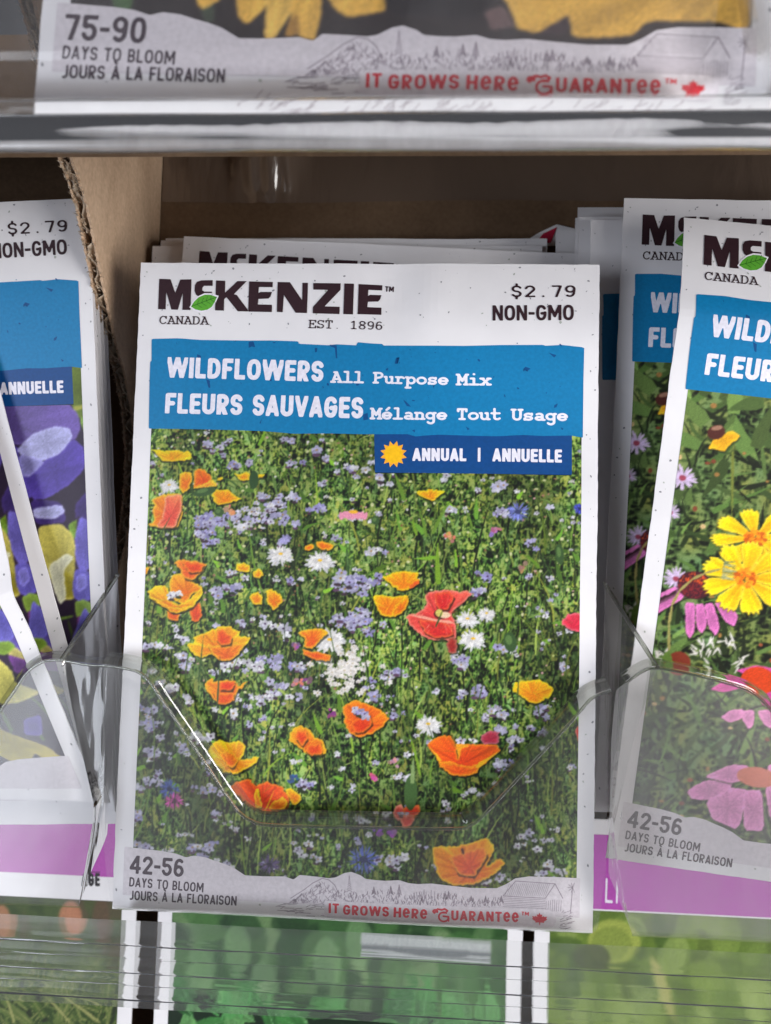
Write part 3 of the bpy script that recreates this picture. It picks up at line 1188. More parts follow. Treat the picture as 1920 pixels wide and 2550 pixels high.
LAY['guarantee_panel'] = (gridfill(T(f2, arc(225, 370, 22, 34, 180, 90, 5)[::1] + [(225, 336)] + [(1390, 386)] + [(1415, 400), (1428, 440), (1415, 470), (1390, 478), (250, 425), (215, 410)])), (206, 200, 206), .08)
RED = (196, 50, 62)
fl = Flat()
for s, a, b in (('IT', (247, 400), (301, 402)), ('GROWS', (322, 408), (560, 417)), ('HeRe', (583, 419), (758, 430)), ('UARANTee', (882, 436), (1232, 449))):
    fl.text(s, f2(*a), f2(*b), 2.0, 'sans', .10, 20, .12)
g0, g1 = f2(785, 440), f2(870, 443)
sx_ = (g1[0] - g0[0])
fl.prims([('s', [(g0[0] + sx_ * x, g0[1] + 2.3 * y) for x, y in q], .19) for q in
          (arc(.68, .42, .30, .40, 60, 330, 18) + [(.98, .45), (.66, .48)], [(.98, .45), (.98, .1)], arc(.16, .86, .13, .14, -20, 250, 10) + [(.3, 1.08), (.55, 1.02), (.72, 1.12), (.9, .98), (.8, .8), (.62, .78)])], .09)
fl.text('TM', f2(1245, 412), f2(1284, 416), .75, 'sans', .1, 14)
HL = [(0, 1), (-.12, .72), (-.3, .82), (-.22, .42), (-.40, .6), (-.47, .47), (-.78, .54), (-.66, .28), (-.82, .2), (-.42, -.14), (-.48, -.3), (-.06, -.24), (-.03, -.62)]
mc = f2(1340, 440)
fl.prims([('p', [(mc[0] + x * 2.0 + y * -.05, mc[1] + y * 1.55) for x, y in HL + [(-x, y) for x, y in HL[::-1]][:-1]])], .08)
LAY['guarantee_lettering'] = (fl, RED, .10)


def bloom(days):
    f = Flat()
    f.text(days, f1(210, 312), f1(657, 346), 3.75, 'sans', .088, 24, .09)
    f.text('DAYS TO BLOOM', f1(207, 422), f1(822, 473), 1.95, 'sans', .085, 20, .1)
    f.text('JOURS À LA FLORAISON', f1(212, 534), f1(1097, 583), 1.95, 'sans', .085, 20, .1)
    return f


LAY['bloom_lettering'] = (bloom('42-56'), (62, 50, 60), .09)
LAY['long_bloom_lettering'] = (bloom('75-90'), (62, 50, 60), .09)
COMMON = ['maker_lettering', 'leaf_outline', 'leaf_emblem', 'leaf_vein', 'price_lettering', 'claim_lettering', 'title_band', 'season_tag', 'tag_edge_line', 'season_lettering', 'sun_emblem', 'sun_disc', 'band_flecks', 'paper_flecks', 'green_flecks', 'torn_foot', 'landscape_drawing', 'guarantee_panel', 'guarantee_lettering']
ORDER = {'leaf_outline': 'leaf_emblem', 'leaf_vein': 'leaf_emblem', 'sun_disc': 'sun_emblem', 'band_flecks': 'title_band', 'tag_edge_line': 'season_tag', 'guarantee_panel': 'torn_foot', 'landscape_drawing': 'torn_foot'}


def packet(label, ps, canvas, bend, extra=(), skip=(), group='seed packets in the rack', seed=1, name='seed_packet', y0=0.0):
    root = thing(name, label, 'seed packet', group)
    sleeve(root, bend, seed=seed, y0=y0)
    if canvas is not None:
        canvas.sheet('picture', .02, bend, root)
    made = {}
    names = [k for k in COMMON + list(extra) if k not in skip]
    for k in sorted(names, key=lambda q: q in ORDER):
        f, c, off = LAY[k]
        par = made.get(ORDER.get(k), root)
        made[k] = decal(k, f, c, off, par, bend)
    place(root, ps)
    return root


# ------------------------------------------------------------------ picture: the wildflower meadow
def greens(cv, n, lo, hi, seed, pal, up=1.2, size=(2.0, 6.0), wid=(.25, .7)):
    r = random.Random(seed)
    for _ in range(n):
        x = r.uniform(cv.x0 - 2, cv.x1 + 2)
        y = r.uniform(lo, hi)
        c = r.choice(pal)
        k = r.uniform(.65, 1.25)
        cv.blade(x, y, r.uniform(*size), r.uniform(*wid), r.gauss(math.pi / 2, up), [min(255, q * k) for q in c], r.uniform(-.9, .9))


YEL, ORA, RDO, DOR = (240, 190, 28), (236, 142, 24), (226, 92, 26), (214, 118, 16)


def meadow():
    cv = Canvas(-46.0, 6.0, 46.6, 109.5, 5.3, (34, 48, 24))
    r = cv.r
    cv.r.seed(21)
    deep = [(20, 30, 16), (32, 46, 22), (38, 54, 28), (26, 36, 22)]
    midg = [(54, 84, 36), (70, 100, 40), (62, 88, 46), (78, 108, 50), (48, 76, 34), (70, 88, 36)]
    lite = [(98, 128, 50), (112, 138, 64), (92, 118, 56), (126, 144, 76)]
    RAMP = [(8, 12, 6), (15, 24, 10), (25, 42, 15), (40, 68, 22), (60, 94, 30), (88, 118, 40), (130, 150, 78)]
    cv.thicket(RAMP, 40, 1.0, 1.7, 1.15)
    greens(cv, 900, 4, 110, 1, deep + midg, .8, (2, 6), (.3, .8))
    greens(cv, 900, 4, 108, 2, midg + lite, 1.0, (1.2, 4.5), (.25, .7))
    greens(cv, 420, 4, 72, 3, deep, .2, (5, 13), (.25, .5))
    greens(cv, 300, 4, 80, 4, lite + midg, .3, (4, 12), (.25, .55))
    greens(cv, 700, 60, 110, 5, midg + lite, 1.3, (.8, 2.4), (.25, .6))
    over = cv.a.copy()
    cv.thicket(RAMP, 70, 1.0, 1.5, 1.0)
    m = (cv.noise(.8, 1.1, 81) > .52)[..., None]
    cv.a = np.where(m, cv.a, over)
    zone = .60 + .62 * cv.noise(7.0, 9.0, 90)[..., None]
    yy = np.linspace(0, 1, cv.h)[:, None, None]
    cv.a = np.clip(cv.a * zone * (1.02 + .12 * yy), 0, 255)
    greens(cv, 420, 4, 104, 6, midg + lite, .5, (2, 7), (.25, .6))
    greens(cv, 150, 2, 80, 7, [(14, 22, 10), (22, 32, 14), (34, 44, 20)], .14, (8, 20), (.35, .6))
    greens(cv, 130, 2, 88, 8, [(112, 142, 44), (96, 128, 48), (132, 152, 70), (120, 128, 50)], .3, (6, 17), (.3, .6))
    greens(cv, 120, 4, 100, 9, [(104, 148, 40), (88, 132, 44)], 1.0, (2, 5), (.8, 1.4))
    # buds and specks
    for _ in range(900):
        y = 40 + 68 * r.random() ** .7
        x = r.uniform(-46, 47)
        if r.random() < .6:
            cv.ell(x, y, r.uniform(.22, .45), r.uniform(.2, .45), r.choice([(172, 184, 112), (150, 168, 96), (196, 200, 150), (120, 140, 70)]), 0, 8)
        else:
            cv.ell(x, y, r.uniform(.15, .35), r.uniform(.15, .3), r.choice([(206, 204, 206), (190, 150, 150), (150, 110, 90), (120, 90, 60)]), 0, 7)

    def gilia(x, y, s, lil=0.6, n=1, spread=1.0):
        for _ in range(n):
            xx, yy = x + r.gauss(0, spread), y + r.gauss(0, spread * .5)
            t = min(1, max(0, r.gauss(lil, .25)))
            c = [205 - 60 * t, 207 - 65 * t, 215 - 22 * t]
            q = s * r.uniform(.7, 1.2)
            if r.random() < .55:
                cv.ell(xx + r.uniform(-.4, .4), yy - q * .8, q * r.uniform(.4, .8), q * .3, r.choice([(58, 44, 54), (40, 50, 30), (84, 60, 84)]), 0, 7)
            tilt = r.uniform(.35, .85)
            rot = r.uniform(0, 6.28)
            for k in range(r.choice([4, 5, 5, 6])):
                a = rot + k * 1.257 + r.uniform(-.25, .25)
                kk = r.uniform(.78, 1.06)
                d = q * r.uniform(.4, .62)
                cv.ell(xx + d * math.cos(a), yy + d * math.sin(a) * tilt, q * r.uniform(.34, .5), q * r.uniform(.24, .36), [min(240, v * kk) for v in c], math.atan2(math.sin(a) * tilt, math.cos(a)), 8, 1, .22)
            if r.random() < .75:
                cv.ell(xx, yy, q * .2, q * .16, r.choice([(70, 46, 84), (52, 36, 60), (150, 120, 70)]), 0, 7)

    for _ in range(330):
        x, y = r.uniform(-46, 46), 9 + 99 * r.random() ** 1.15
        if 10 < x < 38 and 55 < y < 92 and r.random() < .7:
            continue
        gilia(x, y, r.uniform(.5, 1.05), r.choice([.05, .1, .3, .6]), r.choice([1, 1, 2, 3]), .9)

    def G(fn, x, y, s, lil, n, sp):
        px, py = fn(x, y)
        gilia(px, py, s * 1.18, lil, n, sp)
    for fn, x, y, n, sp, lil in ((p1, 630, 700, 26, 2.2, .85), (p1, 590, 840, 6, 1.1, .9), (p1, 560, 780, 7, 1.3, .6), (p1, 795, 310, 5, 1.1, .55), (p1, 1005, 530, 4, .7, .6), (p1, 1140, 535, 6, 1.4, .35), (p1, 1030, 600, 7, 1.4, .2), (p1, 1080, 670, 12, 2.2, .7), (p1, 880, 640, 7, 1.5, .3), (p1, 1140, 825, 4, .7, .85), (p1, 680, 1180, 5, .8, .5), (p1, 770, 1150, 6, 1.2, .6), (p1, 1490, 1100, 7, 1.5, .7), (p1, 1620, 1090, 7, 1.4, .75), (p1, 1600, 1370, 16, 2.0, .7), (p1, 430, 1490, 3, .8, .2), (p1, 940, 1400, 4, 1.2, .3), (p1, 1160, 1430, 5, 1.2, .1), (p1, 680, 180, 5, 1.4, .6), (p1, 1190, 130, 4, 1.0, .5), (p1, 1400, 235, 5, 1.3, .6), (p1, 1330, 600, 5, 1.2, .8), (p1, 820, 720, 5, 1.2, .4),
                                (p2, 140, 1030, 12, 2.0, .75), (p2, 90, 1270, 12, 1.8, .65), (p2, 145, 1325, 2, .4, .5), (p2, 985, 410, 6, 1.4, .5), (p2, 1010, 575, 5, 1.2, .6), (p2, 890, 985, 4, .9, .85), (p2, 860, 1080, 5, 1.0, .75), (p2, 1220, 780, 3, .7, .7), (p2, 210, 820, 4, 1.1, .1), (p2, 130, 285, 5, 1.4, .2), (p2, 280, 390, 4, 1.2, .3), (p2, 700, 575, 3, .8, .3),
                                (p3, 410, 240, 3, .7, .3), (p3, 455, 295, 3, .6, .6), (p3, 1030, 265, 9, 1.5, .7), (p3, 780, 290, 8, 1.4, .05), (p3, 930, 310, 7, 1.3, .05), (p3, 1100, 460, 12, 1.7, .35), (p3, 980, 530, 7, 1.3, .05), (p3, 800, 530, 3, .7, .3), (p3, 790, 630, 2, .5, 0), (p3, 1215, 300, 4, .8, .6), (p3, 590, 790, 5, 1.0, .15), (p3, 1270, 1130, 5, 1.0, .6), (p3, 370, 450, 3, .9, 0), (p3, 280, 150, 3, .7, 0), (p3, 160, 170, 4, 1.1, 0),
                                (p3, 215, 900, 7, 1.2, .4), (p3, 245, 1080, 6, 1.2, .4), (p3, 200, 690, 7, 1.3, .5), (p3, 190, 600, 5, 1.2, .6), (p3, 560, 1160, 4, .9, .4), (p3, 110, 1130, 5, .9, .4), (p3, 110, 1340, 7, 1.2, .4), (p3, 440, 870, 4, 1.1, .5),
                                (p4, 270, 330, 8, 1.3, .7), (p4, 365, 325, 4, .8, .7), (p4, 600, 435, 2, .3, .3), (p4, 870, 430, 7, 1.3, .85), (p4, 1000, 590, 7, 1.4, .5), (p4, 1265, 580, 5, .9, .7), (p4, 1000, 690, 4, .8, .5), (p4, 740, 260, 7, 1.4, .3), (p4, 1010, 175, 5, 1.1, .5), (p4, 200, 430, 5, 1.2, .7), (p4, 400, 1000, 5, 1.2, .2), (p4, 1050, 900, 5, 1.2, .6), (p4, 1290, 700, 2, .5, .8),
                                (bl, 870, 280, 12, 1.8, .6), (bl, 610, 270, 6, 1.4, .4), (bl, 1310, 290, 8, 1.6, .1), (br, 650, 240, 8, 2.2, .1), (br, 700, 370, 7, 1.8, .1), (br, 30, 320, 7, 1.5, .1)):
        G(fn, x, y, 1.0, lil, n, sp)

    def P(fn, pts, c, shade=None):
        o = T(fn, pts)
        warm = c[0] > 200 and c[2] < 60
        rim = [min(255, c[0] + 10), min(215, c[1] + (52 if warm else 66)), c[2] + (6 if warm else 60)]
        inn = [v * w_ for v, w_ in zip(shade, (.97, .8, .9))] if shade is not None else [c[0] * .90, c[1] * .60, c[2] * .8]
        cx = sum(a for a, b in o) / len(o)
        cy = sum(b for a, b in o) / len(o)
        R = max(math.hypot(a - cx, b - cy) for a, b in o)
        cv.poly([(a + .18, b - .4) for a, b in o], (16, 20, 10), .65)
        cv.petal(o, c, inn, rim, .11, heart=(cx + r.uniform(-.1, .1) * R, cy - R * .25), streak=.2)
        for _ in range(int(R * 1.6)):          # creases
            a = r.choice(o)
            t = r.uniform(.05, .35)
            cv.blade(cx + (a[0] - cx) * t, cy + (a[1] - cy) * t, R * r.uniform(.3, .55), r.uniform(.15, .3), math.atan2(a[1] - cy, a[0] - cx) + r.uniform(-.2, .2), [v * r.choice([.72, .8, 1.12]) for v in c], r.uniform(-.4, .4), .5)

    # white pompons and daisies
    for fn, x, y, rr in ((p1, 1110, 930, 3.0), (p1, 1380, 975, 3.2), (p1, 340, 455, 2.2), (p3, 1450, 130, 3.6), (p4, 835, 115, 2.9), (p2, 920, 1235, 2.0), (p2, 800, 1270, 2.5), (p4, 550, 655, 2.9)):
        x, y = fn(x, y)
        rr *= .86
        cv.petals(x, y, rr * 1.05, 26, (196, 198, 204), (226, 180, 40), .62, 0, 0, .20, .2)
        cv.petals(x, y + .25, rr * .82, 22, (222, 222, 222), (226, 180, 40), .60, 0, .2, .22, .2)
        cv.petals(x, y + .4, rr * .55, 14, (206, 206, 208), (224, 178, 44), .55, .34, .1, .3, .2)
    for _ in range(85):
        x, y = p3(r.gauss(1560, 100), r.gauss(310, 80))
        cv.petals(x, y, r.uniform(.55, 1.0), 6, (212, 210, 208), (170, 150, 110), .6, .2, r.uniform(0, 1))
    for fn, x, y, rx, ry, c, cc in ((p2, 75, 598, 3.0, 1.0, (216, 140, 168), (226, 170, 50)),):
        x, y = fn(x, y)
        for k in range(15):
            cv.ell(x + rx * (k / 7 - 1) * .9, y - .2 + r.uniform(-.2, .2), .34, ry * r.uniform(.7, 1), c, r.uniform(-.3, .3), 8)
        cv.ell(x, y + .6, 1.0, .4, cc)

    def corn(fn, x, y, rr, c):
        x, y = fn(x, y)
        for k in range(60):
            a = r.uniform(0, 6.28)
            d = rr * r.random() ** .6
            q = r.uniform(.7, 1.25)
            cv.blade(x + d * .5 * math.cos(a), y + d * .4 * math.sin(a), rr * .55, .35, a, [min(255, v * q) for v in c])
        cv.ell(x, y, rr * .25, rr * .2, [v * .5 for v in c])
    corn(p2, 1120, 580, 2.6, (112, 122, 200))
    corn(p2, 1510, 560, 1.4, (66, 74, 180))
    corn(bl, 1570, 325, 3.6, (82, 96, 176))
    corn(bl, 1165, 350, 2.6, (92, 78, 120))
    corn(p3, 345, 1150, 2.6, (66, 84, 160))
    corn(p3, 380, 1230, 2.4, (196, 80, 160))
    for fn, x, y, c in ((p4, 210, 985, (190, 90, 140)), (p4, 335, 885, (200, 130, 150)), (p3, 1460, 635, (130, 60, 120)), (p3, 1215, 170, (140, 90, 140)), (p3, 1290, 390, (120, 70, 120)), (p3, 1230, 410, (206, 130, 120)), (p4, 235, 1330, (120, 70, 150)), (p4, 330, 1335, (130, 80, 165)), (p2, 970, 695, (170, 100, 160)), (p2, 690, 735, (200, 140, 100)), (p2, 1150, 930, (170, 130, 100)), (p1, 760, 610, (214, 150, 120)), (p3, 1200, 1070, (50, 90, 140))):
        x, y = fn(x, y)
        for _ in range(7):
            cv.ell(x + r.gauss(0, .6), y + r.gauss(0, .5), r.uniform(.3, .7), r.uniform(.3, .6), [min(255, v * r.uniform(.75, 1.15)) for v in c], r.uniform(0, 3), 8)
    # long leaves and grass heads
    for fn, x, y, ln_, wd, an, bd in ((p2, 480, 730, 4.0, .8, 2.0, -.5), (p2, 580, 720, 9, .9, 1.2, -.3), (p2, 540, 740, 7, .8, 1.8, .2), (p2, 615, 1040, 9, 1.5, 1.65, -.1), (p2, 400, 510, 7, 1.2, 1.9, .1), (p1, 980, 1180, 16, .7, 1.9, -.3), (p2, 1050, 1410, 13, .5, 1.5, -.1), (p4, 500, 970, 10, .7, 1.8, .2), (p2, 830, 680, 4.5, .7, 1.9, .1)):
        x, y = fn(x, y)
        cv.blade(x, y, ln_, wd, an, r.choice([(112, 150, 40), (96, 132, 44)]), bd)
    for _ in range(70):
        x, y = r.uniform(-45, 46), r.uniform(6, 60)
        cv.blade(x, y, r.uniform(8, 20), r.uniform(.22, .42), r.gauss(1.57, .22), r.choice([(84, 116, 44), (60, 84, 36), (30, 46, 22), (104, 128, 60)]), r.uniform(-.4, .4))
    # poppies, traced one by one
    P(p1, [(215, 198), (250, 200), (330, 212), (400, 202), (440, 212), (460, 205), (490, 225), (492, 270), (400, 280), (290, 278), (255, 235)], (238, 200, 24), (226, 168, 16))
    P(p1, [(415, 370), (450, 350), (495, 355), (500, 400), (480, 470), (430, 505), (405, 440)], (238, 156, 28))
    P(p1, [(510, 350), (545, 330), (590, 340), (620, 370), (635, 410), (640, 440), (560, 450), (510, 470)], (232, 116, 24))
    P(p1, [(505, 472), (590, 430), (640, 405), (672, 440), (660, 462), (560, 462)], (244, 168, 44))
    P(p1, [(675, 395), (700, 385), (715, 400), (690, 415), (672, 410)], YEL)
    P(p1, [(785, 365), (830, 372), (880, 355), (900, 365), (890, 400), (850, 420), (810, 395)], (240, 196, 24))
    P(p1, [(955, 370), (1000, 372), (985, 395), (955, 395)], (240, 196, 24))
    P(p1, [(630, 520), (650, 480), (700, 472), (750, 480), (800, 520), (845, 540), (760, 565), (690, 582), (660, 570)], (240, 166, 22), (232, 140, 18))
    P(p1, [(190, 720), (240, 690), (225, 620), (240, 590), (220, 545), (290, 510), (410, 500), (435, 530), (425, 580), (440, 620), (400, 740), (290, 745)], (238, 148, 40))
    P(p1, [(310, 520), (420, 505), (430, 600), (380, 740), (250, 740), (300, 640)], (232, 112, 72))
    P(p1, [(130, 1015), (205, 1005), (190, 1045), (145, 1100), (130, 1100)], ORA)
    P(p1, [(340, 1080), (400, 1050), (450, 1060), (500, 1110), (570, 1150), (560, 1180), (500, 1190), (450, 1260), (390, 1250), (340, 1200)], (236, 150, 28), DOR)
    P(p1, [(370, 970), (430, 955), (470, 965), (540, 975), (600, 985), (580, 1030), (550, 1060), (500, 1100), (450, 1090), (400, 1010)], (232, 124, 34))
    P(p1, [(420, 965), (540, 978), (585, 990), (560, 1040), (480, 1050)], RDO)
    P(p1, [(320, 1290), (420, 1330), (400, 1385), (330, 1370)], (226, 112, 24))
    P(p1, [(480, 1290), (550, 1250), (570, 1350), (520, 1390), (490, 1370)], (220, 90, 32))
    P(p1, [(190, 1170), (240, 1140), (300, 1135), (335, 1160), (330, 1230), (400, 1270), (470, 1240), (520, 1190), (575, 1150), (565, 1210), (500, 1290), (430, 1320), (360, 1325), (320, 1290), (230, 1250), (200, 1220)], (242, 190, 24))
    P(p1, [(200, 1215), (260, 1230), (330, 1280), (430, 1290), (500, 1270), (430, 1320), (360, 1325), (300, 1285)], (230, 160, 18))
    for x, y in ((360, 1190), (385, 1205), (415, 1190), (345, 1205)):
        G(p1, x, y, .8, .1, 1, .1)
    P(p1, [(805, 985), (850, 978), (900, 995), (895, 1040), (840, 1040), (805, 1030)], YEL)
    P(p1, [(915, 1050), (960, 1015), (1000, 1060), (960, 1085), (920, 1075)], (240, 180, 30))
    P(p1, [(890, 1220), (900, 1190), (950, 1175), (990, 1210), (985, 1260), (930, 1270)], (242, 172, 26))
    P(p1, [(1010, 1180), (1040, 1155), (1100, 1190), (1130, 1240), (1100, 1280), (1060, 1305), (1020, 1260)], (240, 166, 26), DOR)
    P(p1, [(1350, 840), (1400, 830), (1475, 860), (1460, 890), (1400, 895), (1360, 870)], (238, 140, 28))
    P(p1, [(1270, 860), (1330, 850), (1340, 880), (1280, 900)], (238, 140, 28))
    P(p3, [(460, 150), (520, 135), (510, 100), (560, 85), (620, 55), (700, 30), (770, 25), (780, 45), (830, 60), (830, 95), (910, 100), (870, 160), (830, 210), (770, 260), (690, 265), (640, 220), (560, 245), (500, 210)], (240, 172, 24))
    P(p3, [(600, 150), (700, 170), (800, 150), (880, 140), (830, 210), (770, 260), (690, 265), (640, 220)], (236, 140, 26))
    P(p3, [(670, 70), (700, 45), (780, 100), (770, 150), (700, 160), (665, 120)], (228, 92, 24))
    P(p3, [(1225, 70), (1290, 50), (1410, 40), (1440, 75), (1380, 130), (1320, 190), (1270, 160), (1280, 110)], (240, 146, 26), RDO)
    P(p3, [(1260, 180), (1330, 200), (1460, 220), (1450, 270), (1330, 250), (1270, 220)], (234, 112, 28))
    P(p3, [(585, 420), (640, 385), (650, 410), (700, 400), (800, 400), (820, 440), (895, 400), (860, 440), (810, 480), (790, 540), (740, 565), (680, 560), (630, 510), (590, 460)], (238, 134, 26))
    P(p3, [(640, 480), (690, 490), (790, 480), (790, 540), (740, 565), (680, 560)], (234, 104, 24))
    P(p3, [(700, 410), (800, 405), (780, 470), (690, 465)], (224, 74, 24))
    P(p3, [(1165, 800), (1200, 720), (1250, 710), (1310, 730), (1345, 780), (1400, 810), (1430, 870), (1400, 915), (1320, 920), (1270, 880), (1210, 840)], (240, 148, 26))
    P(p3, [(1220, 740), (1290, 740), (1300, 800), (1260, 850), (1215, 800)], RDO)
    P(p3, [(1300, 840), (1390, 820), (1400, 900), (1320, 915), (1280, 880)], RDO)
    P(p3, [(600, 880), (640, 830), (700, 810), (750, 825), (830, 815), (870, 850), (860, 900), (830, 950), (960, 920), (950, 960), (880, 1010), (800, 1045), (720, 1040), (650, 980)], (242, 184, 22))
    P(p3, [(690, 900), (750, 880), (820, 930), (790, 1000), (770, 1005), (720, 960)], (234, 136, 28))
    P(p3, [(1140, 1150), (1180, 1135), (1250, 1190), (1255, 1220), (1200, 1255), (1160, 1210)], (240, 176, 26))
    P(p3, [(750, 1130), (820, 1090), (900, 1080), (940, 1130), (1000, 1090), (1060, 1110), (1120, 1130), (1170, 1200), (1160, 1290), (1080, 1320), (960, 1310), (900, 1280), (830, 1220)], (224, 88, 30))
    P(p3, [(930, 1150), (960, 1140), (980, 1280), (930, 1290)], (240, 166, 26))
    P(p3, [(1030, 1270), (1060, 1230), (1120, 1200), (1160, 1230), (1150, 1280), (1050, 1310)], (240, 150, 24))
    cv.blade(*p3(1000, 1310), 5.5, .35, 1.2, (224, 180, 30))
    P(p2, [(460, 450), (560, 435), (660, 450), (620, 480), (570, 510), (520, 490)], (238, 192, 26))
    P(p2, [(260, 995), (330, 965), (400, 955), (495, 965), (480, 1000), (505, 1010), (470, 1050), (400, 1085), (350, 1070), (300, 1030)], (244, 166, 22), (238, 146, 20))
    P(p2, [(430, 1055), (490, 1005), (500, 1030), (440, 1070)], (220, 80, 30))
    P(p2, [(200, 1110), (270, 1112), (320, 1120), (420, 1105), (425, 1160), (390, 1220), (320, 1250), (250, 1240), (220, 1180)], (244, 170, 22))
    P(p2, [(320, 1210), (390, 1130), (425, 1110), (425, 1160), (390, 1220), (330, 1248)], (236, 146, 18))
    # the red poppy
    P(p2, [(530, 1100), (590, 1080), (680, 1070), (740, 1090), (800, 1075), (830, 1110), (790, 1140), (740, 1180), (690, 1230), (720, 1280), (730, 1340), (720, 1390), (600, 1395), (520, 1370), (440, 1310), (410, 1240), (480, 1220), (530, 1190), (540, 1150)], (226, 84, 70))
    P(p2, [(590, 1100), (680, 1085), (720, 1120), (680, 1200), (640, 1210), (600, 1180)], (214, 54, 46))
    P(p2, [(480, 1260), (600, 1270), (700, 1300), (710, 1370), (600, 1380), (530, 1350)], (214, 60, 48))
    cv.poly(T(p2, [(430, 1235), (520, 1240), (600, 1262), (690, 1270), (720, 1290), (690, 1290), (600, 1276), (500, 1256)]), (240, 150, 130))
    hx, hy = p2(620, 1225)
    for _ in range(46):
        a = r.uniform(0, 6.28)
        d = r.uniform(2.0, 5.4)
        x, y = hx + d * math.cos(a), hy + d * .8 * math.sin(a)
        if cv.a[min(cv.h - 1, max(0, int((y - cv.y0) * cv.k))), min(cv.w - 1, max(0, int((x - cv.x0) * cv.k))), 0] > 170:
            cv.blade(x, y, r.uniform(.8, 1.8), .2, a, r.choice([(240, 140, 120), (190, 40, 36), (236, 110, 92)]), r.uniform(-.3, .3), .6)
    cv.ell(*p2(630, 1230), 1.5, 1.1, (92, 30, 30))
    cv.ell(*p2(655, 1235), 1.2, .7, (220, 190, 160))
    cv.ell(*p2(620, 1222), .8, .8, (196, 186, 96))
    P(p4, [(680, 95), (730, 90), (735, 190), (680, 195), (665, 150)], (160, 52, 40))
    P(p2, [(1400, 1270), (1440, 1230), (1535, 1215), (1560, 1280), (1560, 1350), (1450, 1330), (1405, 1300)], (222, 54, 76))
    P(p4, [(1095, 380), (1150, 370), (1250, 365), (1300, 390), (1345, 415), (1330, 470), (1280, 500), (1215, 520), (1150, 480), (1110, 450), (1085, 440)], (244, 172, 24), (240, 150, 22))
    P(p4, [(15, 520), (100, 490), (180, 520), (240, 550), (300, 600), (280, 650), (200, 700), (110, 730), (60, 700), (20, 640)], (236, 116, 24))
    P(p4, [(60, 640), (110, 600), (180, 560), (200, 640), (150, 690), (90, 700)], (222, 80, 24))
    for k in range(7):
        G(p4, 90 + k * 14, 550 + k * 7, .9, .6, 1, .4)
    P(p4, [(880, 740), (920, 690), (1000, 690), (1000, 770), (900, 770)], (168, 52, 70))
    P(p4, [(545, 770), (600, 730), (650, 715), (690, 720), (720, 770), (740, 880), (760, 770), (850, 775), (980, 775), (1010, 815), (950, 860), (880, 920), (860, 960), (780, 980), (690, 965), (620, 910), (600, 850), (560, 800)], (226, 92, 20))
    P(p4, [(600, 860), (640, 885), (700, 880), (750, 905), (800, 915), (880, 900), (860, 960), (780, 980), (690, 965), (620, 910)], (234, 118, 22))
    cv.poly(T(p4, [(960, 845), (1010, 815), (880, 920), (850, 925), (870, 890)]), (242, 170, 30))
    cv.poly(T(p4, [(555, 785), (610, 840), (640, 880), (610, 875), (590, 830)]), (242, 170, 30))
    cv.poly(T(p4, [(725, 770), (800, 775), (810, 790), (760, 800), (745, 870)]), (238, 150, 30))
    P(p4, [(325, 1205), (345, 1170), (385, 1150), (400, 1180), (395, 1240), (360, 1262), (335, 1240)], (226, 104, 84))
    P(p4, [(395, 1175), (440, 1150), (488, 1158), (500, 1200), (480, 1240), (430, 1262), (400, 1250)], (230, 84, 50))
    P(p4, [(370, 1240), (440, 1235), (470, 1255), (430, 1300), (385, 1290)], (220, 96, 70))
    G(p4, 375, 1225, .7, .05, 2, .4)
    G(p4, 285, 1235, .9, .1, 2, .4)
    cv.ell(*p4(440, 1080), 1.4, 3.6, (58, 88, 44), 0, 14)
    cv.blade(*p4(450, 1020), 5.5, 1.2, 1.55, (120, 146, 92))
    P(br, [(200, 270), (330, 265), (440, 230), (470, 280), (430, 360), (490, 320), (515, 345), (470, 390), (390, 430), (300, 440), (230, 410), (205, 330)], (240, 150, 34))
    P(br, [(270, 310), (420, 270), (440, 310), (380, 400), (310, 390)], (232, 116, 48))
    cv.ell(*br(330, 290), .3, .7, (80, 40, 30), .3)
    P(p3, [(60, 595), (105, 590), (140, 640), (120, 700), (60, 700)], (238, 156, 40))
    P(p4, [(1480, 680), (1540, 620), (1560, 760), (1510, 790)], (216, 70, 60))
    # nodding bud on its bowed stem
    st = T(p1, [(1085, 510), (1040, 340), (1000, 262), (962, 246), (930, 275), (918, 330), (920, 370)])
    for a, b in zip(st[:-1], st[1:]):
        cv.blade(a[0], a[1], math.hypot(b[0] - a[0], b[1] - a[1]) * 1.25, .7, math.atan2(b[1] - a[1], b[0] - a[0]), (92, 122, 60))
    cv.ell(*p1(924, 408), 1.05, 2.0, (44, 72, 38), 0, 14)
    for fn, x, y, rx, ry, an in ((p1, 585, 490, 2.6, .9, .25), (p2, 1385, 850, .9, 2.2, .1), (p4, 1070, 125, 1.4, 2.1, .2), (p2, 215, 635, .9, .9, 0), (p1, 685, 630, 1.1, .9, 0), (p2, 40, 900, .3, 3, .1)):
        x, y = fn(x, y)
        cv.ell(x, y, rx, ry, (52, 80, 42), an, 12)
        cv.ell(x - rx * .2, y + ry * .2, rx * .5, ry * .5, (84, 116, 62), an, 10)
    for fn, x, y, ln_, an in ((p1, 470, 640, 10, 1.6), (p1, 240, 740, 8, 1.1), (p1, 1385, 1300, 8, 1.57), (p2, 600, 1250, 4, 1.2), (p3, 550, 245, 10, 1.5), (p3, 680, 400, 12, 1.55), (p4, 1120, 450, 9, 1.57), (p2, 1070, 760, 9, 1.7), (p1, 505, 460, 9, 1.6)):
        x, y = fn(x, y)
        cv.blade(x, y - ln_ * .5, ln_, .45, an, (52, 78, 38))
    cv.a = np.clip(cv.a * (.93, .92, .91), 0, 208)
    cv.smooth(0, 0, 1)
    return cv


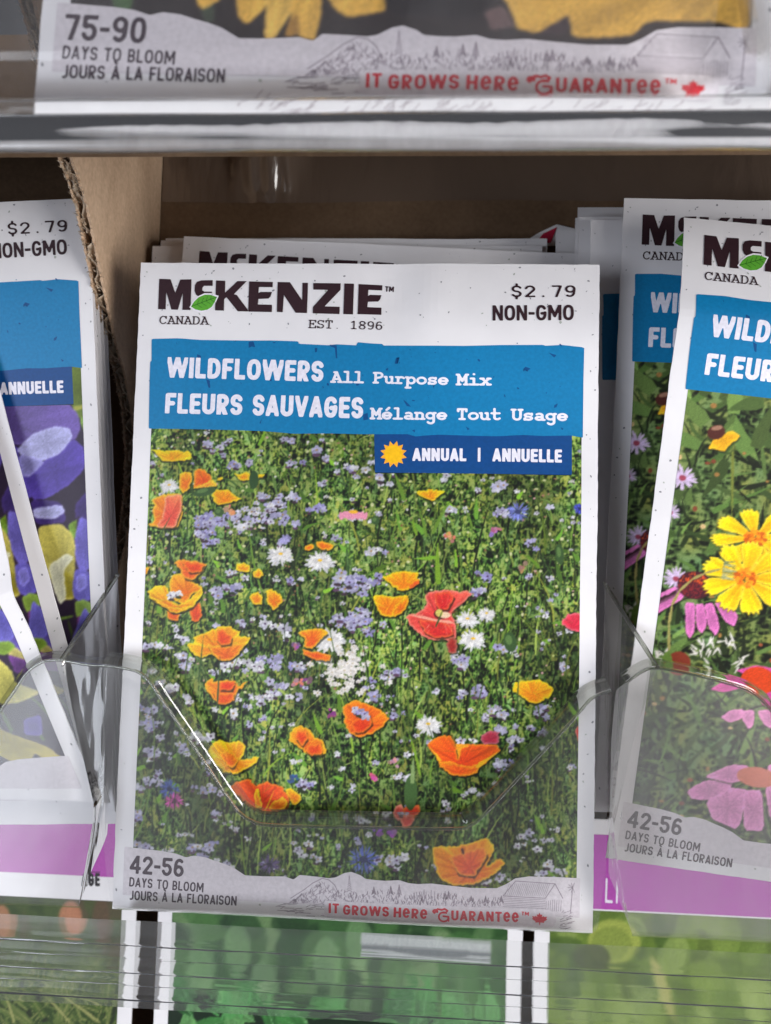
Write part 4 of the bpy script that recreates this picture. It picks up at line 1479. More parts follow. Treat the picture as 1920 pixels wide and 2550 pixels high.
def sweet_peas():
    lf = crop(0, 400, 400, 885, P_LEFT)
    lt = crop(0, 1300, 480, 1517, P_TILT)
    lb = crop(0, 1300, 480, 1517, P_FOLD)
    l2 = crop(0, 1300, 480, 1517, P_LEFT)
    cv = Canvas(-46.0, 6.0, 46.6, 109.5, 3.6, (40, 30, 48))
    cv.r.seed(5)
    r = cv.r

    def P(fn, pts, c, rim=None):
        cv.petal(T(fn, pts), [min(255, v * 1.06) for v in c], [v * .84 for v in c], [min(255, v * 1.15 + 8) for v in c], .05, streak=.07)
    V1, V2, V3, PALE, YL, YD, GR = (96, 78, 146), (78, 62, 148), (58, 42, 104), (156, 156, 200), (178, 168, 82), (140, 130, 40), (104, 138, 48)
    # other blooms of the bunch
    for _ in range(30):
        x, y = r.uniform(-46, 22), r.uniform(8, 108)
        c = r.choice([V1, V2, V3, PALE, YL, V2, V3])
        aa, bb = r.uniform(8, 14), r.uniform(6, 10)
        cv.petal([(x + aa * math.cos(t * .7) * r.uniform(.85, 1.1), y + bb * math.sin(t * .7) * r.uniform(.85, 1.1)) for t in range(9)], c, [v * .8 for v in c], [min(255, v * 1.1) for v in c], .05)
    greens(cv, 130, 6, 108, 3, [(60, 80, 30), (100, 130, 50)], .8, (4, 12), (.5, 1.5))
    P(lf, [(385, 1130), (470, 1130), (470, 1420), (420, 1420), (390, 1350)], (88, 106, 36))
    P(lf, [(400, 1360), (460, 1350), (460, 1370), (405, 1385)], (150, 150, 60))
    P(lf, [(-260, 1345), (370, 1340), (425, 1400), (440, 1480), (410, 1545), (90, 1570), (-260, 1600)], V1)
    P(lf, [(-200, 1580), (90, 1560), (130, 1760), (180, 1870), (-100, 1900)], V2)
    P(lf, [(100, 1700), (250, 1660), (400, 1535), (460, 1590), (466, 1700), (380, 1790), (250, 1870), (180, 1870), (130, 1760)], V2)
    P(lf, [(90, 1600), (180, 1510), (300, 1470), (380, 1480), (397, 1530), (330, 1620), (230, 1660), (120, 1630)], PALE)
    P(lf, [(100, 1620), (250, 1660), (170, 1745), (120, 1745)], (128, 124, 180))
    P(lf, [(165, 1872), (330, 1880), (370, 1995), (200, 2010)], V3)
    P(lf, [(180, 1920), (340, 1900), (360, 1940), (300, 1978), (190, 1972)], PALE)
    P(lf, [(410, 1900), (480, 1820), (500, 2000), (420, 1985)], V3)
    P(lf, [(370, 2010), (460, 1960), (440, 2090), (400, 2080)], GR)
    P(l2, [(620, 150), (720, 100), (735, 400), (650, 380)], V3)
    P(l2, [(300, 40), (480, 15), (570, 100), (605, 250), (600, 320), (660, 400), (735, 505), (640, 600), (510, 615), (470, 650), (380, 400), (310, 200)], YL)
    P(l2, [(500, 375), (600, 450), (730, 510), (620, 590), (510, 600)], YD)
    P(l2, [(380, 350), (520, 245), (582, 280), (500, 380), (522, 600), (470, 655), (420, 520)], (192, 192, 168))
    P(l2, [(560, 0), (640, 0), (620, 80), (580, 90)], (90, 120, 30))
    cv.poly(T(lt, [(40, -80), (250, -60), (480, 1100), (250, 1100)]), (44, 30, 52))
    P(lt, [(60, -80), (170, -60), (215, 150), (235, 300), (160, 360), (100, 250), (60, 90)], (98, 90, 172))
    P(lt, [(120, 340), (215, 320), (280, 420), (300, 540), (225, 600), (150, 560), (120, 450)], (88, 80, 164))
    P(lt, [(140, 380), (210, 350), (240, 450), (190, 520), (150, 480)], (116, 110, 190))
    P(lt, [(170, 600), (230, 560), (310, 575), (320, 650), (260, 700), (210, 720)], (118, 146, 58))
    P(lt, [(210, 710), (300, 660), (350, 800), (300, 880), (240, 830)], (92, 44, 100))
    P(lt, [(270, 770), (350, 720), (420, 780), (450, 1000), (380, 1020), (310, 940)], (86, 72, 156))
    P(lt, [(300, 960), (380, 980), (440, 1040), (440, 1100), (330, 1080)], (180, 170, 96))
    P(lb, [(-60, 640), (30, 700), (90, 790), (120, 880), (80, 950), (-60, 970)], (92, 86, 168))
    P(lb, [(-40, 960), (80, 950), (120, 1000), (40, 1070), (-40, 1060)], (112, 142, 46))
    P(lb, [(60, 1060), (200, 1100), (260, 1200), (120, 1220)], (96, 50, 120))
    P(lb, [(-60, 1060), (90, 1190), (130, 1300), (325, 1360), (150, 1485), (-60, 1520)], (196, 188, 92))
    P(lb, [(200, 1620), (330, 1550), (350, 1740), (220, 1760)], (84, 70, 150))
    P(lb, [(-60, 1600), (60, 1760), (400, 1830), (500, 1900), (420, 1990), (300, 1900), (280, 2050), (220, 2070), (60, 2000), (-60, 2040)], (172, 158, 66))
    cv.smooth(0, 0, 2)
    return cv


def cone_mix():
    r1 = crop(1440, 440, 1920, 1180, P_BENT)
    r2 = crop(1440, 1300, 1920, 1517, P_BENT)
    cv = Canvas(-46.0, 6.0, 46.6, 109.5, 4.2, (30, 38, 20))
    cv.r.seed(8)
    r = cv.r
    cv.thicket([(12, 16, 9), (24, 32, 16), (42, 56, 28), (62, 80, 40), (84, 104, 54), (112, 130, 74)], 140, 1.0, 1.0, 2.2)
    greens(cv, 420, 2, 110, 31, [(40, 54, 26), (56, 74, 36), (28, 36, 18)], 1.0, (4, 12), (.6, 2.0))
    greens(cv, 330, 2, 112, 32, [(82, 106, 52), (96, 122, 62), (70, 96, 44)], 1.1, (4, 12), (.7, 2.6))
    greens(cv, 500, 2, 100, 33, [(20, 26, 14), (90, 118, 56), (60, 80, 40)], .9, (3, 9), (.3, .8))
    greens(cv, 60, 88, 112, 34, [(92, 116, 58), (78, 102, 50)], 1.2, (7, 13), (2.5, 4.5))
    for _ in range(160):
        cv.ell(r.uniform(-46, 46), r.uniform(8, 108), r.uniform(.3, .7), r.uniform(.3, .6), r.choice([(150, 80, 50), (120, 60, 40), (200, 170, 120), (150, 110, 60)]), 0, 8)

    def P(fn, pts, c):
        o = T(fn, pts)
        cv.poly([(u + .25, v - .35) for u, v in o], (24, 26, 18), .5)
        cv.petal(T(fn, pts), [min(255, v * 1.05) for v in c], [v * .86 for v in c], [min(255, v * 1.1 + 8) for v in c], .05, streak=.09)

    def aster(fn, x, y, rr):
        x, y = fn(x, y)
        cv.petals(x, y, rr, 19, (196, 176, 208), (146, 60, 80), .85, .26, 0, .2)
    aster(r1, 640, 1850, 2.9)
    aster(r1, 565, 2062, 2.0)
    aster(r2, 770, 450, 2.6)
    for x, y in ((20, 95), (35, 70), (8, 84), (30, 100)):
        cv.petals(x, y, 2.6, 18, (196, 176, 208), (146, 60, 80), .8, .26, 0, .2)
    P(r1, [(880, 1590), (940, 1560), (990, 1590), (970, 1620), (935, 1640), (890, 1692), (830, 1672), (795, 1672), (830, 1615)], (234, 168, 30))
    cv.ell(*r1(845, 1572), 1.9, 1.5, (74, 34, 28), .4)
    cv.ell(*r1(850, 1545), 1.2, .5, (150, 110, 90), .3)
    sx, sy = r1(945, 1690)
    cv.blade(sx, sy, 15, .8, -1.45, (112, 120, 50))
    for x, y in ((1010, 970), (650, 1050), (1010, 1150), (1250, 1100), (1190, 940), (560, 600), (960, 1000), (1060, 960)):
        for k in range(6):
            a, b = r2(x + r.uniform(-40, 40), y + r.uniform(-40, 40))
            cv.blade(a, b, 2.0, .6, r.uniform(0, 6), (206, 202, 196))
    PK = (198, 106, 168)
    P(r2, [(540, 680), (790, 520), (850, 590), (560, 760)], PK)
    P(r2, [(600, 610), (760, 530), (780, 560), (620, 640)], (60, 24, 40))
    P(r2, [(560, 600), (760, 510), (790, 530), (600, 620)], PK)
    for q in ([(840, 630), (920, 640), (915, 850), (875, 925), (845, 860)], [(920, 650), (985, 640), (1012, 800), (970, 882), (930, 830)], [(990, 640), (1060, 640), (1112, 820), (1082, 897), (1020, 830)], [(1060, 620), (1180, 620), (1252, 740), (1222, 825), (1150, 780)]):
        P(r2, q, PK)
    x, y = r2(915, 500)
    cv.ell(x, y, 3.6, 3.0, (66, 22, 34), 0, 18)
    for _ in range(160):
        a, d = r.uniform(0, 6.28), r.random() ** .5
        yy = y + 2.6 * d * math.sin(a)
        cv.ell(x + 3.4 * d * math.cos(a), yy, .16, .22, (206, 78, 34) if yy > y + .4 else (120, 34, 40), 0, 6)
    YC = (240, 202, 14)
    def coreopsis(x, y, rr, n, rot, sq):
        ks = list(range(n))
        r.shuffle(ks)
        for k in ks:
            a = rot + k * 6.283 / n
            w_ = rr * r.uniform(.21, .27)
            pts = []
            for t, w in ((.10, .18), (.45, .62), (.78, 1.0), (.93, .96), (.90, .62), (1.02, .55), (.94, .28), (1.05, .12), (.96, -.12), (1.04, -.34), (.91, -.5), (.97, -.9), (.78, -1.0), (.45, -.62), (.10, -.18)):
                q_ = rr * t * (1 + r.uniform(-.03, .03))
                px, py = q_ * math.cos(a) - w * w_ * math.sin(a), q_ * math.sin(a) + w * w_ * math.cos(a)
                pts.append((x + px, y + py * sq))
            cv.poly([(x + (u - x) * 1.025, y + (v - y) * 1.025 - .12) for u, v in pts], (96, 84, 18), .85)
            cv.petal(pts, (246, 208, 16), (226, 152, 10), (250, 222, 70), .05, heart=(x, y), streak=.14)
            for s_ in (-.4, 0, .4):
                cv.blade(x + rr * .3 * math.cos(a) - s_ * w_ * .6 * math.sin(a), y + (rr * .3 * math.sin(a) + s_ * w_ * .6 * math.cos(a)) * sq, rr * .5, .2, math.atan2(math.sin(a) * sq, math.cos(a)), (206, 154, 8), 0, .6)
        for _ in range(60):
            a, d = r.uniform(0, 6.28), rr * .25 * r.random() ** .5
            cv.ell(x + d * math.cos(a), y + d * math.sin(a) * sq, rr * .05, rr * .045, r.choice([(214, 112, 16), (232, 146, 26), (190, 84, 14)]), 0, 7)
    for fx, fy, rr, n_, ro, sq in ((1540, 320, 7.6, 8, .5, .85), (1390, 130, 9.0, 8, .25, .66), (1310, 440, 8.8, 9, .1, .86)):
        x, y = r2(fx, fy)
        coreopsis(x, y, rr, n_, ro, sq)
    st = T(r2, [(715, 1010), (715, 800), (740, 650), (800, 540), (900, 450), (1010, 400), (1110, 375)])
    for a, b in zip(st[:-1], st[1:]):
        cv.blade(a[0], a[1], math.hypot(b[0] - a[0], b[1] - a[1]) * 1.3, .8, math.atan2(b[1] - a[1], b[0] - a[0]), (152, 142, 82))
    x, y = r2(1165, 385)
    for k in range(14):
        cv.blade(x - .9, y + 1.8 - k * .28, 3.0, .45, -.1 + r.uniform(-.3, .3), r.choice([(166, 166, 116), (120, 130, 84)]))
    x, y = r2(790, 1112)
    cv.ell(x, y, 2.5, 2.6, (128, 50, 32), 0, 16)
    cv.ell(*r2(700, 1105), 1.1, 2.4, (96, 126, 52), .1)
    MG = (202, 74, 152)
    P(r2, [(1030, 1315), (1150, 1240), (1290, 1225), (1320, 1290), (1150, 1335)], MG)
    P(r2, [(1230, 1165), (1400, 1120), (1580, 1160), (1580, 1220), (1300, 1190)], MG)
    P(r2, [(1390, 1340), (1500, 1310), (1560, 1450), (1450, 1440)], MG)
    cv.ell(*r2(1405, 1245), 3.6, 3.0, (208, 66, 24), 0, 18)
    for q in ([(1115, 1530), (1200, 1470), (1300, 1470), (1280, 1545), (1180, 1575)], [(1270, 1480), (1380, 1470), (1370, 1600), (1330, 1622), (1290, 1560)], [(1400, 1470), (1560, 1470), (1560, 1620), (1480, 1610), (1420, 1540)]):
        P(r2, q, (212, 130, 182))
    for q in ([(850, 2110), (1000, 2020), (1220, 2030), (1150, 2180), (900, 2180)], [(980, 2000), (1200, 1900), (1335, 1910), (1340, 2010), (1200, 2050)], [(1480, 1900), (1640, 1880), (1640, 2060), (1500, 2040)], [(1000, 2190), (1200, 2080), (1330, 2100), (1260, 2420), (1050, 2330)], [(1290, 2100), (1440, 2100), (1460, 2420), (1300, 2420)], [(1460, 2060), (1640, 2080), (1640, 2380), (1500, 2330)]):
        P(r2, q, (214, 136, 186))
    cv.ell(*r2(1400, 2000), 4.2, 2.2, (196, 112, 92), 0, 18)
    for x, y, s in ((20, 70, 1.0), (34, 50, 1.1), (38, 88, .9)):
        coreopsis(x, y, 8 * s, 9, s * 3, .85)
    cv.smooth(0, 0, 1)
    return cv


def rudbeckia():
    u1 = crop(0, 0, 960, 1666, P_TOP)
    u2 = crop(960, 0, 1920, 1666, P_TOP)
    cv = Canvas(-46.0, 6.0, 46.6, 109.5, 3.2, (44, 38, 40))
    cv.r.seed(4)
    r = cv.r
    YG = (206, 160, 72)

    def P(fn, pts, c):
        o = T(fn, pts)
        top = max(o, key=lambda t: t[1])
        cv.petal(o, [min(255, v * 1.05) for v in c], [v * .88 for v in c], [min(255, v * 1.08 + 8) for v in c], .05, heart=(top[0], top[1] + 6), streak=.12)
    P(u1, [(480, -20), (580, -20), (570, 60), (510, 60)], (64, 88, 56))
    P(u1, [(860, 0), (930, 0), (930, 90), (890, 100)], (58, 66, 54))
    P(u1, [(850, -30), (960, -30), (950, 5), (880, 38), (855, 20)], YG)
    P(u1, [(1020, -40), (1155, -40), (1145, 40), (1070, 106), (1030, 70)], YG)
    P(u1, [(1155, -40), (1275, -40), (1262, 60), (1190, 168), (1145, 168)], (212, 170, 84))
    P(u1, [(1270, -40), (1395, -40), (1390, 60), (1365, 180), (1280, 155), (1255, 80)], YG)
    P(u1, [(1250, 90), (1290, 60), (1300, 150), (1230, 160)], (150, 110, 50))
    P(u1, [(1400, -40), (1700, -40), (1680, 55), (1500, 82), (1440, 40)], YG)
    P(u2, [(480, -40), (1565, -40), (1562, 140), (1440, 92), (1130, 88), (1050, 160), (800, 168), (785, 70), (650, 150), (560, 132), (540, 60)], YG)
    P(u2, [(650, 152), (700, 118), (790, 68), (775, 155)], (52, 40, 46))
    P(u2, [(0, -40), (470, -40), (440, 60), (380, 90), (0, 70)], (34, 30, 34))
    P(u2, [(420, 60), (500, 30), (560, 120), (450, 140)], (96, 76, 76))
    for cx, cy in ((-18, 52), (24, 58), (0, 90)):
        cv.petals(cx, cy, 26, 14, YG, (40, 26, 22), .9, .3, .1, .42)
    cv.smooth(0, 0, 2)
    return cv


def leaves(kind, ps):
    b1 = crop(0, 1950, 960, 1666, ps)
    b2 = crop(960, 1950, 1920, 1666, ps)
    base = {'mid': (34, 68, 34), 'left': (52, 66, 30), 'right': (98, 122, 52)}[kind]
    cv = Canvas(-46.0, 6.0, 46.0, 126.0 if kind != 'left' else 122.0, 2.6, base)
    cv.r.seed(len(kind) * 7)
    r = cv.r
    if kind == 'mid':
        for _ in range(160):
            cv.ell(r.uniform(-46, 46), r.uniform(96, 128), r.uniform(2, 7), r.uniform(3, 8), r.choice([(40, 84, 42), (70, 118, 62), (34, 66, 36), (104, 142, 92), (74, 120, 62), (30, 62, 34), (48, 88, 44), (132, 160, 116)]), r.uniform(0, 3), 12, .7)
        for x, y in ((-38, 104), (-28, 110), (-20, 101), (-3, 108), (6, 114)):
            cv.ell(x, y, 4, 7, (150, 190, 140), .1, 12, .5)
        cv.smooth(0, 0, 6)
        cv.poly(T(b1, [(700, 900), (1666, 1000), (1666, 1400), (700, 1400)]), (20, 40, 24))
        cv.poly(T(b2, [(0, 1010), (500, 1020), (500, 1400), (0, 1400)]), (20, 56, 30))
        g = [(58, 120, 60), (48, 104, 52), (74, 136, 72), (96, 152, 92)]
        for _ in range(75):
            x, y = b1(r.uniform(720, 2400), r.uniform(985, 1300))
            a, ln_, w_ = r.uniform(0, 6.28), r.uniform(9, 17), r.uniform(4, 7.5)
            c_ = r.choice(g)
            ca, sa = math.cos(a), math.sin(a)
            o = [(x + ca * t - sa * s, y + sa * t + ca * s) for t, s in [(0, 0), (ln_ * .25, w_ * .42), (ln_ * .55, w_ * .5), (ln_, 0), (ln_ * .55, -w_ * .5), (ln_ * .25, -w_ * .42)]]
            cv.petal(o, [v * 1.1 for v in c_], [v * .8 for v in c_], [min(255, v * 1.2) for v in c_], .08, heart=(x, y), streak=.16)
            cv.blade(x, y, ln_ * .9, .35, a, (120, 182, 122))
        for k in range(26):
            x, y = b1(990 + r.uniform(-60, 60), 985 + r.uniform(-10, 40))
            cv.blade(x, y, r.uniform(3, 7), .9, r.uniform(.4, 2.7), (88, 160, 92))
        cv.poly(T(b1, [(1556, 655), (1760, 672), (1990, 690), (2120, 700), (2120, 790), (1900, 775), (1556, 752)]), (196, 202, 212))
        cv.poly(T(b1, [(1556, 705), (2120, 740), (2120, 765), (1556, 730)]), (120, 126, 136))
    elif kind == 'left':
        for _ in range(120):
            cv.ell(r.uniform(-10, 46), r.uniform(96, 122), r.uniform(2, 6), r.uniform(2, 5), r.choice([(48, 70, 28), (66, 88, 36), (84, 74, 52), (70, 92, 44)]), r.uniform(0, 3), 12, .7)
        cv.ell(*b1(300, 595), 3.4, 5, (196, 134, 104), 0, 14, .9)
        cv.ell(*b1(0, 610), 3, 5, (190, 130, 100), 0, 14, .8)
        cv.ell(*b1(430, 610), 2.5, 7, (96, 72, 52), 0, 14, .8)
        cv.smooth(0, 0, 5)
        cv.poly(T(b1, [(-60, 880), (520, 930), (520, 1400), (-60, 1400)]), (34, 46, 22))
        for _ in range(210):
            x, y = b1(r.uniform(-100, 520), r.uniform(860, 1250))
            a = r.choice([2.4, 2.1, .8, 1.2, 2.7]) + r.uniform(-.3, .3)
            cv.blade(x, y, r.uniform(6, 15), r.uniform(1.2, 3.0), a, r.choice([(58, 84, 34), (74, 100, 42), (46, 70, 28), (88, 110, 54)]), r.uniform(-.6, .6))
            cv.blade(x, y, r.uniform(5, 12), .5, a, (128, 138, 84))
        for a, b in (((60, 1040), (20, 900)), ((300, 1040), (180, 900)), ((430, 1040), (260, 910))):
            p, q = b1(*a), b1(*b)
            cv.blade(p[0], p[1], math.hypot(q[0] - p[0], q[1] - p[1]) * 1.4, .9, math.atan2(q[1] - p[1], q[0] - p[0]), (150, 158, 100), .2)
    else:
        for _ in range(150):
            cv.ell(r.uniform(-46, 10), r.uniform(90, 126), r.uniform(2, 7), r.uniform(2, 6), r.choice([(104, 132, 52), (130, 156, 70), (88, 110, 46), (154, 176, 100), (72, 100, 44)]), r.uniform(0, 3), 12, .7)
        cv.ell(*b2(990, 690), 7, 6, (168, 182, 88), 0, 18)
        cv.ell(*b2(980, 700), 5.5, 4.6, (142, 160, 74), 0, 18)
        cv.ell(*b2(900, 760), 5, 3.5, (66, 78, 44), 0, 16, .8)
        cv.ell(*b2(1210, 900), 1.5, 9, (190, 186, 120), .35, 14, .8)
        cv.smooth(0, 0, 5)
    cv.a *= {'mid': (.80, .80, .76), 'left': (.85, .82, .78), 'right': (.80, .80, .76)}[kind]
    return cv


MEADOW = meadow()
TITLES = ['title_lettering', 'subtitle_lettering', 'bloom_lettering']
main = packet('wildflower mix packet at the front of the middle pocket, whole front in view', P_MAIN, MEADOW, bend_main, TITLES, seed=3)
proto = packet('wildflower packet with a tilted top edge peeping out just behind the front packet', pose(-5.0, 31.0, -2.45, 0), None, bend_soft, TITLES, skip=('torn_foot', 'landscape_drawing', 'guarantee_panel', 'guarantee_lettering'), seed=4)
# the packets still further back show only a bare top edge
plain_root = thing('seed_packet', 'level white packet edge at the very back of the middle pocket against the cardboard', 'seed packet', 'seed packets in the rack')
sleeve(plain_root, bend_soft, seed=6)
decal('paper_flecks', LAY['paper_flecks'][0], LAY['paper_flecks'][1], .03, plain_root, bend_soft)
decal('title_band', LAY['title_band'][0], LAY['title_band'][1], .06, plain_root, bend_soft)
place(plain_root, pose(-7.0, 42.0, 0.0, 0))


def plain(ps, label):
    c = copy_tree(plain_root, label)
    place(c, ps)
    return c


plain(pose(-8.3, 36.5, 0.2, 0, -1.2), 'white packet whose lower left corner sticks out beside the tilted packet top')
plain(pose(-6.4, 39.0, 0.4, 0, 0.2), 'white packet in the middle pocket just in front of the rearmost one')

PEAS = sweet_peas()
left = packet('purple and yellow sweet pea packet with blue title band beside the torn cardboard divider', P_LEFT, PEAS, bend_soft, [], skip=('sun_emblem', 'sun_disc', 'guarantee_lettering', 'guarantee_panel', 'landscape_drawing'), seed=8)
for k, (d, x) in enumerate(((21.0, -106.0), (23.6, -106.1), (26.2, -106.3), (28.8, -106.4))):
    plain(pose(x, d, 2.5, -7.5, 0), ('first', 'second', 'third', 'fourth')[k] + ' packet behind the purple sweet pea packet, only its shaded right edge showing')
tilt = packet('tilted sweet pea packet, its white border slanting between upright and folded ones', P_TILT, PEAS, bend_soft, [], skip=('sun_emblem', 'sun_disc', 'guarantee_lettering', 'guarantee_panel', 'landscape_drawing'), seed=10)
fold = packet('sharply tilted sweet pea packet with its white edge folded, front of left pocket', P_FOLD, PEAS, bend_fold, [], skip=('sun_emblem', 'sun_disc', 'guarantee_lettering', 'guarantee_panel', 'landscape_drawing'), seed=11)
for part in fold.children_recursive:                     # the fold skews the upper part sideways
    for v in part.data.vertices:
        v.co.x += max(0.0, v.co.y - .048) * .10
for pk, sl in ((fold, .412), (tilt, .296)):              # both stand on the tray floor with a crumpled foot
    for part in pk.children_recursive:
        for v in part.data.vertices:
            v.co.y += (.050 - v.co.x) * sl * max(0.0, 1 - max(0.0, v.co.y) / .045)

CONES = cone_mix()
rear = packet('shaded wildflower packet with its top standing highest in the right pocket behind the bent one', P_REAR, CONES, bend_soft, TITLES, seed=12)
bent = packet('wildflower packet with bent top corner, yellow daisies, pink coneflowers, front of right pocket', P_BENT, CONES, bend_bent, TITLES, seed=13)
for k, (d, x, lift, lean) in enumerate(((33.5, 101.2, 1.2, -6), (36.5, 98.9, 1.6, -6), (39.5, 98.6, 1.4, -5.5), (43.0, 99.8, 4.0, -5.0), (46.0, 95.5, -.6, -3.0))):
    plain(pose(x, d, 0.3, lean, lift), ('first', 'second', 'third', 'fourth', 'fifth')[k] + ' packet edge behind the tall shaded packet of the right pocket, counting back')

RUD = rudbeckia()
top = packet('packet with yellow petals on the upper tray, lettered 75-90 days to bloom', P_TOP, RUD, bend_soft, ['long_bloom_lettering'], seed=15, y0=-5.0)
f = Flat()
for k in range(150):
    x, y = gr.uniform(-22, 46), gr.uniform(-4.4, -.2)
    f.prims([('s', [(x, y), (x + gr.uniform(.8, 1.8), y + gr.uniform(.5, 1.3))], .07)], .08, .05)
decal('foot_hatching', f, (172, 165, 171), .05, top, bend_soft)
c = copy_tree(plain_root, 'white packet at the left end of the upper tray beside the 75-90 packet')
place(c, pose(-98.5, 4, 0, 0, 0, base=(0, TIER * CL, TIER * SL)))

# packets of the tier below: taller header, leafy pictures
PURPLE = (156, 70, 152)


def low_packet(label, ps, kind, band, seed):
    root = thing('seed_packet', label, 'seed packet', 'leafy seed packets of the tier below')
    sleeve(root, flat, h=150.0, seed=seed)
    leaves(kind, ps).sheet('picture', .02, flat, root)
    if band:
        decal('title_band', gridfill([(-46, band[0]), (46, band[0]), (46, 146), (-46, 146)], 8), PURPLE, .05, root, flat)
    place(root, ps)
    return root


low_packet('leafy green packet of the lower tier seen through the clear shelf under the middle pocket', P_LOWM, 'mid', None, 21)
lowl = low_packet('lower tier packet with a purple band over white lettering, under the left pocket', P_LOWL, 'left', (128.5, 142), 22)
lowr = low_packet('lower tier packet with purple header and pale lime picture, under the right pocket', P_LOWR, 'right', (126.4, 142), 23)
q1 = crop(0, 1950, 960, 1666, P_LOWL)
q2 = crop(960, 1950, 1920, 1666, P_LOWR)
f = Flat()
f.text('AGE', q1(352, 446), q1(432, 446), 3.6, 'sans', .12, 20, .1)
f.prims([('p', T(q1, [(395, 383), (435, 383), (435, 386), (395, 386)]))], .1)
decal('header_lettering', f, (40, 36, 40), .08, lowl, flat)
f = Flat()
f.text('LI', q2(948, 517), q2(1003, 521), 6.5, 'sans', .06, 20, .2)
decal('header_lettering', f, (214, 206, 220), .08, lowr, flat)


# ------------------------------------------------------------------ clear plastic trays
PL_WALL = clear_plastic('clear_plastic_wall', haze=.075, rough=.16, wave=.10, scale=30, gloss=1.36, scuff=.6, tint=(.985, .985, .985))
PL_SCUFF_GLARE = clear_plastic('scuffed_glare_plastic_wall', haze=.27, rough=.22, wave=.12, scale=30, scuff=.35, tint=(.99, .99, .99), gloss=1.4)  # scuffs, plus window glare put in as extra milky haze
PL_MILK = clear_plastic('milky_plastic_wall', haze=.14, rough=.18, wave=.12, scale=30, scuff=.5, tint=(.99, .99, .99), gloss=1.4)
PL_WAVY = clear_plastic('wavy_plastic_wall', haze=.05, rough=.08, wave=.4, scale=75, stretch=(1, .25, 1), refr=.3, refr_rough=.05, ior=1.04)
PL_LIP = clear_plastic('rolled_plastic_rim', haze=.07, tint=(.82, .84, .79), rough=.10, wave=.04, scale=50, refr=.85, refr_rough=.12, ior=1.12, gloss=1.6)
PL_SKIRT = clear_plastic('ribbed_plastic_ledge', haze=.11, tint=(.97, .98, .97), rough=.16, wave=.22, scale=60, stretch=(.1, 1, 1), refr=.7, refr_rough=.15, ior=1.05, gloss=1.22)
PL_BAND = clear_plastic('cloudy_plastic_ledge', haze=.56, tint=(.98, .98, .98), rough=.2, wave=.3, scuff=.35, scale=60, stretch=(.1, 1, 1), refr=.5, refr_rough=.2, ior=1.06)


def smooth_path(pts, step=1.0):
    out = []
    n = len(pts)
    for i in range(n - 1):
        p0, p1_, p2_, p3_ = pts[max(0, i - 1)], pts[i], pts[i + 1], pts[min(n - 1, i + 2)]
        L_ = math.hypot(p2_[0] - p1_[0], p2_[1] - p1_[1])
        k = max(1, int(L_ / step))
        for j in range(k):
            t = j / k
            out.append(tuple(.5 * (2 * p1_[c] + (p2_[c] - p0[c]) * t + (2 * p0[c] - 5 * p1_[c] + 4 * p2_[c] - p3_[c]) * t * t + (3 * p1_[c] - p0[c] - 3 * p2_[c] + p3_[c]) * t ** 3) for c in range(2)))
    out.append(pts[-1])
    return out


CUT_M = [(-52, 51.4), (-47.5, 51), (-44.3, 50.2), (-41.8, 48.2), (-39.6, 45.2), (-31.5, 34.6), (-24, 24.6), (-22, 22.5), (-19.8, 21.2), (-16, 20.5), (0, 20.8), (21, 21.4), (24.5, 22.3), (27.2, 24.4), (36, 34.2), (43.5, 42.6), (46.2, 45.8), (48.6, 48.4), (52, 49.9)]
CUT_R = [(55, 51.5), (58.5, 54), (61.4, 54.6), (70, 53.2), (77.9, 51.2), (81, 49.4), (83.6, 46.6), (92, 36), (99, 27), (103, 24.2), (108, 23.6), (135, 23.6)]
CUT_L = [(-140, 22), (-93, 22), (-88, 22.6), (-84.6, 25), (-76, 37.5), (-70.4, 46), (-67.8, 49.8), (-64.5, 51.9), (-61, 52.3)]
NF = 6.0


def wall(name, poly, n, mat, parent, cell=2.0, bulge=.5):
    xs = [p[0] for p in poly]
    ys = [p[1] for p in poly]
    v, fc = fill([('p', poly)], (min(xs) - .3, min(ys) - .3, max(xs) + .3, max(ys) + .3), cell * .5)
    o = mesh_obj(name, [(x, y, n + bulge * math.sin(x * .06) * .3 + (.0 if y > 4 else -(4 - y) ** 2 * .35)) for x, y in v], fc, mat, parent)
    return o


